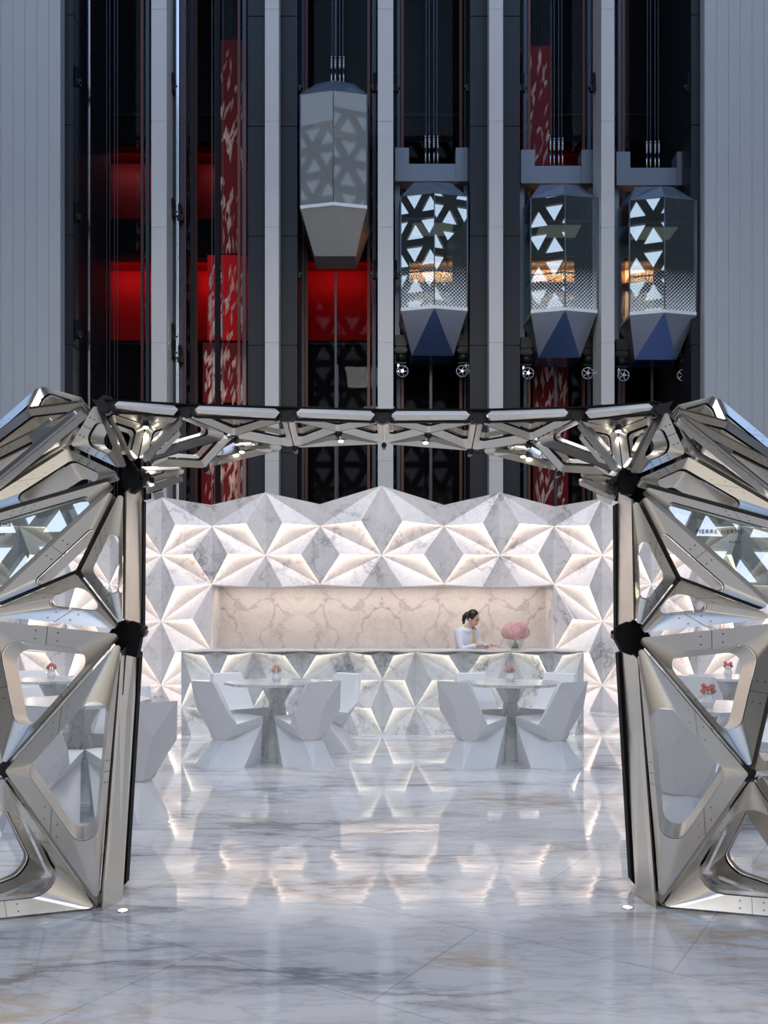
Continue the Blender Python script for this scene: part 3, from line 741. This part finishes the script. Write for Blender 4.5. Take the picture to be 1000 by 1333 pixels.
poly_part([P(822, 650, 4.33), P(806, 640, 4.6), P(804, 655, 4.62), P(804, 820, 4.62), P(825, 806, 4.33)], (.012, .01, 0), 'metal', 'jamb_panel')
poly_part([P(830, 858, 4.34), P(810, 838, 4.58), P(809, 850, 4.64), P(826, 1150, 4.70), Pf(827, 1166), Pf(854, 1183)], (.012, .01, 0), 'metal', 'jamb_panel')
poly_part([P(801, 657, 4.62), P(804, 655, 4.62), P(804, 822, 4.62), P(802, 815, 4.62)], (0, .05, 0), 'black', 'edge_strip')
poly_part([P(805, 850, 4.62), P(810, 848, 4.62), P(827, 1152, 4.62), P(822, 1146, 4.62)], (0, .06, 0), 'black', 'edge_strip')

for pts in ([(158,604),(170,600),(181,614),(183,634),(172,642),(158,634)], [(142,824),(150,812),(163,806),(182,812),(183,832),(178,856),(160,852),(146,834)],
            [(812,642),(804,630),(808,612),(822,606),(832,622),(824,644)], [(802,816),(826,806),(840,816),(848,830),(842,840),(830,856),(810,848),(802,832)]):
    poly_part([P(x, y, 4.42) for x, y in pts], (0, .05, 0), 'black', 'dark_gap_fill')  # black sheets added behind panel tips so the open gaps look dark
for pts in ([(160,640,4.40),(167,640,4.40),(166,806,4.40),(160,806,4.40)], [(154,852,4.40),(163,852,4.40),(139,1170,4.36),(130,1172,4.36)],
            [(821,650,4.40),(827,650,4.40),(828,806,4.40),(822,806,4.40)], [(828,858,4.40),(836,858,4.40),(858,1168,4.36),(850,1168,4.36)]):
    poly_part([P(*q) for q in pts], (0, .02, 0), 'black', 'dark_slit_fill')  # black strips added to darken the bright slits beside the jambs
# canopy
def cd(px): t = abs(px-497)/367; return 4.58-.26*t*t
FX = [(136, 528), (242, 534), (374, 538), (498, 541), (622, 541), (750, 538), (860, 531)]
for i in range(6):
    (xa, ya), (xb, yb) = FX[i], FX[i+1]
    e1, e2 = 12, 10
    h = 6.5
    if i == 0: e1 = 13
    pts = [(xa+e1, ya), (xa+e1+6, ya-h), (xb-e2-6, yb-h), (xb-e2, yb), (xb-e2-6, yb+h), (xa+e1+6, ya+h)]
    # two tilted facets meeting in a ridge
    b = MB()
    w3 = [P(x, y, cd(x)) for x, y in pts]
    rid = [P(pts[0][0], pts[0][1]-1, cd(pts[0][0])-.02), P(pts[3][0], pts[3][1]-1, cd(pts[3][0])-.02)]
    q = [p_-PO for p_ in (w3[0], w3[1], w3[2], w3[3], w3[4], w3[5])]+[r_-PO for r_ in rid]
    bk = V((0, .05, 0))
    b.add(q+[x+bk for x in q], [(6,1,2,7), (6,7,4,5), (1,2,10,9), (5,4,12,13)])
    b.build('fascia_panel', 'metal', pav, recalc=False)
    # black channel above and below
    top = [P(xa, ya-h-2.5, cd(xa)), P(xb, yb-h-2.5, cd(xb)), P(xb, yb-h-.3, cd(xb)), P(xa, ya-h-.3, cd(xa))]
    b = MB(); b.slab([t_-PO for t_ in top], (0, .06, 0)); lowr = [P(xa+10, ya+h+.3, cd(xa)), P(xb-10, yb+h+.3, cd(xb)), P(xb-10, yb+h+2.0, cd(xb)), P(xa+10, ya+h+2, cd(xa))]
    b.slab([t_-PO for t_ in lowr], (0, .03, 0)); b.build('edge_strip', 'black', pav)
for i, (x, y) in enumerate(FX):
    c = P(x, y, cd(x)+.02)-PO; s_ = cd(x)/F
    b = MB()
    # bow-tie bracket
    for sx in (-1, 1):
        b.slab([c+V((0, 0, 5*s_)), c+V((sx*17*s_, 0, 9*s_)), c+V((sx*11*s_, 0, 0)), c+V((sx*17*s_, 0, -9*s_)), c+V((0, 0, -5*s_))], (0, .04, 0))
    b.tube(c+V((0, -.01, -3*s_)), c+V((0, .05, -3*s_)), 7*s_, 14); b.build('bracket', 'joint', pav)
FN = [P(142, 537, 4.36), P(240, 541, 4.46), P(374, 547, 4.58), P(498, 550, 4.62), P(621, 550, 4.58), P(750, 546, 4.46), P(852, 540, 4.36)]
KN = [P(190, 553, 4.55), P(304, 568, 4.8), P(440, 562, 4.9), P(558, 564, 4.9), P(692, 574, 4.8), P(804, 558, 4.55)]
RN = [P(178, 606, 4.36), P(266, 610, 4.85), P(383, 583, 5.2), P(500, 578, 5.3), P(614, 587, 5.2), P(730, 615, 4.85), P(812, 620, 4.36)]
kw = dict(push=.03, ret=.05, r_in=.02, r_out=.02, flange=.03, gap=.004, screws=False)
for i in range(6):
    panel([FN[i], FN[i+1], KN[i]], [.035, .05, .05], **kw)
# ends
panel([FN[1], KN[0], RN[0]], [.04, .05, .035], **kw); panel([FN[0], KN[0], RN[0]], [.03, .05, .05], **kw)
panel([FN[5], KN[5], RN[6]], [.04, .05, .035], **kw); panel([FN[6], KN[5], RN[6]], [.03, .05, .05], **kw)
panel([FN[1], KN[1], RN[0]], [.03, .06, .02], **kw); panel([RN[0], KN[1], RN[1]], [.05, .055, .05], **kw)
panel([FN[5], KN[4], RN[6]], [.03, .06, .02], **kw); panel([RN[6], KN[4], RN[5]], [.05, .055, .05], **kw)
for i in (1, 2, 3, 4):
    panel([KN[i], RN[i], RN[i+1]], [.06, .05, .06], **kw)
for i in (1, 2, 3):
    panel([FN[i+1], KN[i], RN[i+1]], [.06, .08, .06], **kw)
    panel([FN[i+1], KN[i+1], RN[i+1]], [.06, .08, .06], **kw)
# rear arch soffits with spotlights
SP = [(190, 555, 4.5), (197, 629, 4.55), (315, 587, 4.95), (444, 573, 5.05), (554, 575, 5.05), (681, 593, 4.95), (805, 560, 4.5), (798, 631, 4.55)]
G0, G1 = P(197, 630, 4.55), P(798, 632, 4.55)
panel([P(181, 640, 4.4), G0, RN[1]], [.02, .05, .03], **kw); panel([P(181, 612, 4.4), G0, RN[1]], [.03, .03, .05], **kw)
panel([P(806, 650, 4.4), G1, RN[5]], [.02, .05, .03], **kw); panel([P(812, 618, 4.4), G1, RN[5]], [.03, .03, .05], **kw)
for i in (1, 2, 3, 4):
    a, c = RN[i], RN[i+1]; s3 = P(*SP[i+1])
    panel([a, c, s3-V((0, .05, -.0))], [.02, .03, .03], **kw)
for K_ in KN[1:5]: joint(K_+V((0, .02, 0)), .026, 3)
for R_ in RN[1:6]: joint(R_+V((0, .03, 0)), .018, 0)
for x, y, d in SP:
    c = P(x, y, d)-PO; b = MB()
    b.tube(c+V((0, 0, .03)), c+V((0, 0, -.004)), .016, 12, 0); 
    sp_ = b.build('spotlight', 'joint', pav); MB().tube(c+V((0, -.004, -.004)), c+V((0, -.004, -.012)), .014, 12).build('lens', 'spot', sp_)
    l = bpy.data.lights.new('canopy_spot', 'SPOT'); l.energy = 1.0; l.spot_size = 1.5; l.color = (1, .92, .8); l.shadow_soft_size = .02
    lo = bpy.data.objects.new('canopy_spot', l); C.objects.link(lo); lo.location = P(x, y, d)-V((0, 0, .03))

# lettering on the glass
def lettering(fr, s, px, py, size, parent, name='lettering'):
    n3, ux, uy, nr, push = fr
    cu = bpy.data.curves.new(name, 'FONT'); cu.body = s; cu.size = size; cu.extrude = .0008; cu.space_character = 1.35
    t = bpy.data.objects.new(name, cu); C.objects.link(t)
    dg = bpy.context.evaluated_depsgraph_get(); me = bpy.data.meshes.new_from_object(t.evaluated_get(dg))
    bpy.data.objects.remove(t)
    # ray through pixel meets the pane
    o = V((0, 0, EYE)); d = P(px, py, 1)-o; pl = n3[0]-nr*(push+.024); k = (pl-o).dot(nr)/d.dot(nr); hit = o+d*k
    ex = V((1, 0, 0)); ex = (ex-nr*ex.dot(nr)).normalized(); ey = nr.cross(ex)
    if ey.z < 0: ey = -ey
    me.transform(Matrix(((ex.x, ey.x, nr.x, hit.x-PO.x), (ex.y, ey.y, nr.y, hit.y-PO.y), (ex.z, ey.z, nr.z, hit.z-PO.z), (0, 0, 0, 1))))
    me.materials.clear(); me.materials.append(M['gold'])
    ob = bpy.data.objects.new(name, me); C.objects.link(ob); ob.parent = parent; return ob
lettering(fL, 'PIERRE HERMÉ', -48, 686, .030, gL)
lettering(fL, 'PARIS', -8, 697, .018, gL)
lettering(fR, 'PIERRE HERMÉ', 906, 694, .030, gR)
lettering(fR, 'PARIS', 950, 707, .018, gR)

# ------------------------------------------------------------------ chairs
def make_chair():
    t = thing('faceted_chair', '', 'chair', group='white faceted chairs around the marble tables')
    b = MB()
    b.hull([(-.18, .28, 0), (.18, .28, 0), (-.30, -.02, 0), (.30, -.02, 0), (-.13, -.33, 0), (.13, -.33, 0), (-.11, -.10, .28), (.11, -.10, .28), (0, -.15, .27), (-.2, .28, .40), (.2, .28, .40)])
    b.build('base', 'plastic', t)
    b = MB(); b.hull([(-.12, -.13, .27), (.12, -.13, .27), (-.25, -.10, .43), (.25, -.10, .43), (-.23, .27, .49), (.23, .27, .49), (-.20, .285, .39), (.20, .285, .39), (0, -.05, .42)])
    b.build('seat', 'plastic', t)
    b = MB(); b.hull([(-.20, -.33, .87), (.20, -.33, .87), (-.19, -.27, .86), (.19, -.27, .86), (-.28, -.20, .56), (.28, -.20, .56), (0, -.31, .62), (-.13, -.10, .27), (.13, -.10, .27), (0, -.17, .27), (-.24, -.06, .43), (.24, -.06, .43)])
    b.build('backrest', 'plastic', t)
    return t
ch0 = make_chair(); first = [True]
def chair(x, y, tx, ty, lab):
    rz = math.atan2(ty-y, tx-x)-PI/2
    o = ch0 if first[0] else copy_tree(ch0); first[0] = False
    o.location = (x, y, 0); o.rotation_euler = (0, 0, rz); o['label'] = lab
def make_table():
    t = thing('pedestal_table', '', 'table', group='faceted marble cafe tables')
    n = 10; r = .57
    MB().slab([(r*math.cos(2*PI*(k+.3)/n), r*math.sin(2*PI*(k+.3)/n), .82) for k in range(n)], (0, 0, -.028)).build('tabletop', 'table', t)
    def ring(rad, z, off=0): return [V((rad*math.cos(2*PI*k/6+off), rad*math.sin(2*PI*k/6+off), z)) for k in range(6)]
    b = MB(); rs = [ring(.19, .792), ring(.085, .60, .25), ring(.155, 0.0)]
    b.add(rs[0]+rs[1]+rs[2], [(i, (i+1) % 6, (i+1) % 6+6, i+6) for i in range(6)]+[(6+i, 6+(i+1) % 6, 12+(i+1) % 6, 12+i) for i in range(6)]+[tuple(range(6)), tuple(range(12, 18))])
    b.build('pedestal', 'table', t); return t
tb0 = make_table(); tf = [True]
def table(x, y, lab):
    o = tb0 if tf[0] else copy_tree(tb0); tf[0] = False
    o.location = (x, y, 0); o['label'] = lab
def px2(px, d): return X(px, d)
sets = [
 ('left table in front of the desk', px2(361, 9.2), 9.2, [(px2(297, 8.72), 8.75), (px2(399, 8.72), 8.75), (px2(312, 9.8), 9.8), (px2(429, 9.8), 9.75)]),
 ('right table in front of the desk', px2(665, 9.15), 9.15, [(px2(616, 8.7), 8.7), (px2(716, 8.7), 8.7), (px2(628, 9.8), 9.75), (px2(712, 9.8), 9.75)]),
 ('near table behind the left metal frame', -2.50, 7.0, [(px2(170, 6.45), 6.45), (-2.5, 6.18), (px2(152, 7.7), 7.65), (-3.1, 7.5)]),
 ('near table behind the right metal frame', 2.47, 6.55, [(2.12, 5.98), (3.05, 6.2), (2.42, 7.4), (3.15, 7.2)]),
 ('far left table by the left wall', -3.77, 9.7, [(-4.2, 9.2), (-3.25, 9.2), (-4.2, 10.25), (-3.3, 10.25)]),
 ('far right table by the right wall', 4.15, 10.1, [(3.7, 9.6), (4.65, 9.65), (3.7, 10.65), (4.65, 10.65)]),
]
pos = ['front left', 'front right', 'back left', 'back right']
for nm, tx, ty, cs in sets:
    table(tx, ty, 'faceted white marble pedestal table, the '+nm)
    for k, (x, y) in enumerate(cs):
        if 'left metal' in nm: pl = ['right side', 'front side', 'back right', 'back left'][k]
        else: pl = pos[k]
        chair(x, y, tx, ty, 'white faceted chair at the %s of the %s' % (pl, nm))

# ------------------------------------------------------------------ flowers
def bloom(b, c, r, n, petal, mi=0):
    for k in range(n):
        z = 1-2*(k+.5)/n; t = k*2.39996; q = math.sqrt(max(0, 1-z*z)); d = V((q*math.cos(t), q*math.sin(t), z))
        p = V(c)+V((d.x*r, d.y*r, d.z*r)); u = d.orthogonal().normalized(); v = d.cross(u)
        an = random.random()*PI
        for m_ in range(4):
            a = an+m_*PI/2; e1 = u*math.cos(a)+v*math.sin(a); e2 = v*math.cos(a)-u*math.sin(a)
            b.add([p, p+e1*petal*.6+e2*petal*.42+d*.35*petal, p+e1*petal*1.1+d*.15*petal, p+e1*petal*.6-e2*petal*.42+d*.35*petal], [(0,1,2,3)], mi)
DV = 11.35; zt_ = 1.102
vx = X(671, DV)
t = thing('glass_vase', 'clear round glass vase holding the large pink bouquet on the desk', 'vase', (vx, DV, zt_))
MB().lathe([(0, 0), (.06, 0), (.10, .04), (.125, .10), (.11, .17), (.085, .20), (.09, .215)], n=28).build('bowl', 'vase', t)
MB().lathe([(0, .008), (.055, .01), (.09, .04), (.112, .09), (.0, .09)], n=24).build('water', 'vase', t)
t = thing('flower_bouquet', 'large rounded bouquet of pink hydrangeas in the glass vase on the desk', 'flowers', (vx, DV, zt_+.02))
for (x, y, z, r) in ((0, 0, .245, .115), (-.10, -.02, .215, .085), (.10, -.01, .215, .085), (-.02, -.09, .20, .085), (.03, .08, .21, .09), (-.075, .05, .26, .07), (.07, -.04, .265, .07)):
    b = MB(); bloom(b, (x, y, z), r*.9, 150, .040); bm_ = MB(); b.hull([V((x, y, z))+V((math.cos(i)*math.cos(j), math.sin(i)*math.cos(j), math.sin(j)) )*r*.72 for i in [k*PI/4 for k in range(8)] for j in (-1.2, -.5, .3, 1.0)]); b.build('bloom', 'pink', t)
for k in range(9):
    a = k*.7; MB().tube((math.cos(a)*.045, math.sin(a)*.045, 0.0), (-math.cos(a)*.03, -math.sin(a)*.03, .17), .006, 6).build('stem', 'green', t)
def posy(x, y, petal, labv, labf):
    t = thing('bud_vase', labv, 'vase', (x, y, .82), group='small vases on the cafe tables')
    b = MB(); pr = [(0, 0), (.035, 0), (.055, .045), (.035, .085), (.042, .10)]; b.lathe(pr, n=6, smooth=False); b.build('body', 'porcelain', t)
    f = thing('posy', labf, 'flowers', (x, y, .84), group='small posies on the cafe tables')
    for k in range(6):
        a = k*1.05; c = V((math.cos(a)*.04, math.sin(a)*.04, .105+.018*(k % 3)))
        b = MB(); bloom(b, c, .012, 12, .014); b.build('bloom', petal, f)
        MB().tube((0, 0, .0), c, .003, 5).build('stem', 'green', f)
posy(px2(360, 9.2), 9.2, 'peach', 'white bud vase on the left table before the desk', 'peach posy on the left table before the desk')
posy(px2(664, 9.15), 9.15, 'peach', 'white bud vase on the right table before the desk', 'peach posy on the right table before the desk')
posy(px2(67, 9.7), 9.7, 'redpetal', 'white bud vase on the far left table seen through the frame', 'red posy on the far left table seen through the frame')
posy(px2(922, 6.35), 6.35, 'redpetal', 'white bud vase on the near right table seen through the frame', 'red and pink posy on the near right table seen through the frame')
posy(px2(948, 10.1), 10.1, 'redpetal', 'white bud vase on the far right table by the wall', 'red posy on the far right table by the wall')

# floor spots
for px, py, lab in ((160, 1185.5, 'round recessed floor light beside the left metal frame'), (817, 1181.5, 'round recessed floor light beside the right metal frame')):
    c = Pf(px, py); t = thing('floor_light', lab, 'floor light', (c.x, c.y, 0), group='recessed floor lights')
    MB().lathe([(.030, .0), (.030, .003), (.024, .004), (.0235, .002)], n=24).build('ring', 'chrome', t)
    MB().lathe([(0, .0025), (.0235, .0025)], n=24).build('lens', 'spot', t)

# ------------------------------------------------------------------ woman behind the desk
def skin_obj(name, joints, edges, mat, parent, sub=2, extra=None, remesh=None):
    me = bpy.data.meshes.new(name); keys = list(joints)
    me.from_pydata([joints[k][0] for k in keys], [(keys.index(a), keys.index(c)) for a, c in edges], [])
    o = bpy.data.objects.new(name, me); C.objects.link(o)
    md = o.modifiers.new('k', 'SKIN'); md.use_smooth_shade = True
    for i, k in enumerate(keys):
        r = joints[k][1]; r = r if isinstance(r, tuple) else (r, r)
        me.skin_vertices[0].data[i].radius = r
        me.skin_vertices[0].data[i].use_root = (i == 0)
    m2 = o.modifiers.new('s', 'SUBSURF'); m2.levels = sub; m2.render_levels = sub
    dg = bpy.context.evaluated_depsgraph_get(); nm = bpy.data.meshes.new_from_object(o.evaluated_get(dg))
    bpy.data.objects.remove(o)
    bm = bmesh.new(); bm.from_mesh(nm)
    if extra: extra(bm)
    bm.to_mesh(nm); bm.free()
    nm.materials.clear(); nm.materials.append(M[mat])
    for p in nm.polygons: p.use_smooth = True; p.material_index = 0
    o = bpy.data.objects.new(name, nm); C.objects.link(o); o.parent = parent
    if remesh:
        r = o.modifiers.new('r', 'REMESH'); r.mode = 'VOXEL'; r.voxel_size = remesh; r.use_smooth_shade = True
        s = o.modifiers.new('sm', 'SMOOTH'); s.factor = .5; s.iterations = 3
    return o
wx = X(605, 12.1)
wm = thing('person', 'woman in white shirt and yellow tie looking down behind the desk', 'person', (wx, 12.1, 0), math.radians(36))
# local axes: +x picture right, -y towards camera
hc = V((.045, -.13, 1.525))       # head centre
hr = Euler((math.radians(24), 0, math.radians(20))).to_matrix()   # faces -y, turned right and down
def headpt(p): return hc+hr@V(p)
J = {'pelvis': ((0, 0, .92), (.15, .11)), 'waist': ((0, -.01, 1.04), (.115, .09)), 'chest': ((-.01, -.03, 1.21), (.145, .10)), 'upper': ((-.01, -.045, 1.33), (.10, .075)),
     'neck': ((.0, -.07, 1.40), .048), 'head0': ((.02, -.10, 1.46), .052),
     'shl': ((-.14, -.04, 1.32), .050), 'ell': ((-.165, -.12, 1.08), .040), 'wrl': ((-.02, -.31, 1.155), .027), 'hal': ((.035, -.36, 1.15), (.034, .017)),
     'shr': ((.13, -.05, 1.32), .050), 'elr': ((.165, -.17, 1.09), .040), 'wrr': ((.13, -.36, 1.155), .027), 'har': ((.15, -.43, 1.15), (.034, .017)),
     'hipl': ((-.09, 0, .86), .09), 'knl': ((-.10, -.03, .48), .058), 'anl': ((-.10, 0, .09), .038), 'tol': ((-.10, -.14, .035), .032),
     'hipr': ((.09, 0, .86), .09), 'knr': ((.10, -.03, .48), .058), 'anr': ((.10, 0, .09), .038), 'tor': ((.10, -.14, .035), .032)}
E = [('pelvis', 'waist'), ('waist', 'chest'), ('chest', 'upper'), ('upper', 'neck'), ('neck', 'head0'), ('upper', 'shl'), ('shl', 'ell'), ('ell', 'wrl'), ('wrl', 'hal'),
     ('upper', 'shr'), ('shr', 'elr'), ('elr', 'wrr'), ('wrr', 'har'), ('pelvis', 'hipl'), ('hipl', 'knl'), ('knl', 'anl'), ('anl', 'tol'), ('pelvis', 'hipr'), ('hipr', 'knr'), ('knr', 'anr'), ('anr', 'tor')]
def sphere_into(bm, mat4, u=20, v=14):
    bmesh.ops.create_uvsphere(bm, u_segments=u, v_segments=v, radius=1, matrix=mat4)
def tube_into(bm, a, c, r):
    a = V(a); c = V(c); n = 5
    for k in range(n+1):
        p = a.lerp(c, k/n); sphere_into(bm, Matrix.Translation(p)@Matrix.Diagonal((r, r, r, 1)), 8, 6)
def extra(bm):
    H4 = Matrix.Translation(hc)@hr.to_4x4()
    sphere_into(bm, H4@Matrix.Translation((0, .01, .02))@Matrix.Diagonal((.074, .092, .095, 1)))
    sphere_into(bm, H4@Matrix.Translation((0, -.03, -.045))@Matrix.Diagonal((.055, .058, .065, 1)))     # jaw
    sphere_into(bm, H4@Matrix.Translation((0, -.058, -.092))@Matrix.Diagonal((.022, .022, .018, 1)))    # chin
    sphere_into(bm, H4@Matrix.Translation((0, -.092, -.022))@Matrix.Diagonal((.012, .017, .022, 1)))    # nose
    for s in (-1, 1):
        sphere_into(bm, H4@Matrix.Translation((s*.073, .01, -.015))@Matrix.Diagonal((.008, .018, .028, 1)))
        sphere_into(bm, H4@Matrix.Translation((s*.033, -.066, -.035))@Matrix.Diagonal((.022, .018, .02, 1)))
    for (h, dr) in ((V(J['hal'][0]), V((.75, -.62, -.10)).normalized()), (V(J['har'][0]), V((.6, -.75, -.08)).normalized())):
        sd = dr.cross(V((0, 0, 1))).normalized()
        for k, L_ in enumerate((.062, .07, .066, .052)):
            o0 = h+dr*.035+sd*(k-1.5)*.019; m1 = o0+dr*L_*.5+V((0, 0, .006)); m2 = o0+dr*L_-V((0, 0, .012))
            tube_into(bm, o0, m1, .0085); tube_into(bm, m1, m2, .0078)
        tb = h-sd*.02; tube_into(bm, tb-dr*.005, tb-sd*.022+dr*.03-V((0, 0, .008)), .0095)
body = skin_obj('body', J, E, 'skin', wm, 2, extra, .006)
sh = {k: J[k] for k in ('waist', 'chest', 'upper', 'shl', 'ell', 'shr', 'elr')}
sh = {'chest': ((-.01, -.03, 1.22), (.152, .12)), 'waist': (J['waist'][0], (.135, .11)), 'hem': ((0, 0, .93), (.165, .125)), 'upper': ((-.005, -.045, 1.34), (.128, .10)), 'collar': ((.0, -.072, 1.405), .060),
      'shl': (J['shl'][0], .078), 'ell': (J['ell'][0], .053), 'cul': (tuple(V(J['ell'][0]).lerp(V(J['wrl'][0]), .93)), .042),
      'shr': (J['shr'][0], .078), 'elr': (J['elr'][0], .053), 'cur': (tuple(V(J['elr'][0]).lerp(V(J['wrr'][0]), .93)), .042)}
skin_obj('shirt', sh, [('chest', 'waist'), ('waist', 'hem'), ('chest', 'upper'), ('upper', 'collar'), ('upper', 'shl'), ('shl', 'ell'), ('ell', 'cul'), ('upper', 'shr'), ('shr', 'elr'), ('elr', 'cur')], 'shirt', wm)
tr = {'pelvis': ((0, 0, .93), (.17, .128)), 'hipl': ((-.09, 0, .84), .108), 'knl': ((-.10, -.03, .48), .078), 'anl': ((-.10, 0, .07), .06), 'hipr': ((.09, 0, .84), .108), 'knr': ((.10, -.03, .48), .078), 'anr': ((.10, 0, .07), .06)}
skin_obj('trousers', tr, [('pelvis', 'hipl'), ('hipl', 'knl'), ('knl', 'anl'), ('pelvis', 'hipr'), ('hipr', 'knr'), ('knr', 'anr')], 'trouser', wm)
for s in (-1, 1):
    b = MB(); b.hull([(s*.10+x, y, z) for x in (-.045, .045) for y, z in ((.05, 0), (.05, .07), (-.06, .075), (-.13, .05), (-.20, .0), (-.20, .025))]); b.build('shoe', 'trouser', wm)
# hair: cap and ponytail
bm = bmesh.new(); H4 = Matrix.Translation(hc)@hr.to_4x4()
sphere_into(bm, H4@Matrix.Translation((0, .022, .030))@Matrix.Diagonal((.084, .092, .098, 1)), 28, 20)
# cut away the face
pl_co = H4@V((0, -.052, .02)); pl_no = (hr@V((0, -1, -.45))).normalized()
bmesh.ops.bisect_plane(bm, geom=bm.verts[:]+bm.edges[:]+bm.faces[:], plane_co=pl_co, plane_no=pl_no, clear_outer=True)
for (q, r) in (((0, .115, .01), .038), ((0, .135, -.03), .036), ((0, .13, -.075), .03), ((0, .115, -.115), .02)):
    sphere_into(bm, H4@Matrix.Translation(q)@Matrix.Diagonal((r, r, r*1.2, 1)), 12, 10)
me = bpy.data.meshes.new('hair'); bm.to_mesh(me); bm.free(); me.materials.append(M['hair'])
for p in me.polygons: p.use_smooth = True
o = bpy.data.objects.new('hair', me); C.objects.link(o); o.parent = wm
for s in (-1, 1):
    b = MB(); c = headpt((s*.030, -.0775, .0)); b.hull([c+hr@V((x*.012, y*.004, z*.004)) for x in (-1, 1) for y in (-1, 1) for z in (-1, 1)]); b.build('eye', 'hair', wm)
    b = MB(); c = headpt((s*.030, -.080, .022)); b.hull([c+hr@V((x*.016, y*.004, z*.003)) for x in (-1, 1) for y in (-1, 1) for z in (-1, 1)]); b.build('eyebrow', 'hair', wm)
b = MB(); c = headpt((0, -.086, -.062)); b.hull([c+hr@V((x*.018, y*.004, z*.005)) for x in (-1, 1) for y in (-1, 1) for z in (-.2, 1)]+[c+hr@V((0, -.005, -.006))]); b.build('mouth', 'lips', wm)
# tie and collar
b = MB(); b.hull([(.02, -.135, 1.375), (.05, -.135, 1.375), (.018, -.15, 1.375), (.052, -.15, 1.375), (.025, -.145, 1.345), (.045, -.145, 1.345)])
b.hull([(.022, -.15, 1.35), (.048, -.15, 1.35), (.01, -.172, 1.10), (.065, -.172, 1.10), (.038, -.172, 1.06), (.022, -.14, 1.35), (.048, -.14, 1.35), (.01, -.155, 1.10), (.065, -.155, 1.10)])
b.build('tie', 'tie', wm)

# ------------------------------------------------------------------ added fill lights, not fixtures of the atrium
area('rear_wall_fill_a', (-6, -12, 8), 6, (1, .88, .70), 900, target=(-6, -24, 9), sy=6)  # unseen pair added to brighten the lattice wall the metal reflects
area('rear_wall_fill_b', (6, -12, 8), 6, (1, .88, .70), 900, target=(6, -24, 9), sy=6)
area('cafe_fill', (0, 9.5, 12), 3.0, (1, .95, .88), 400, target=(0, 9.5, 0))  # overhead fill added to brighten chairs, tables and floor
area('foreground_fill', (0, -1.0, 13), 2.0, (1, .95, .88), 430, target=(0, 2.2, 0))  # fill added above the pavilion to lift the foreground floor
area('cafe_fill_left', (-5, 8, 12), 3.0, (1, .95, .88), 190, target=(-3, 8, 0))  # side fills added over the outer tables, no fixture there
area('cafe_fill_right', (5, 8, 12), 3.0, (1, .95, .88), 190, target=(3, 8, 0))
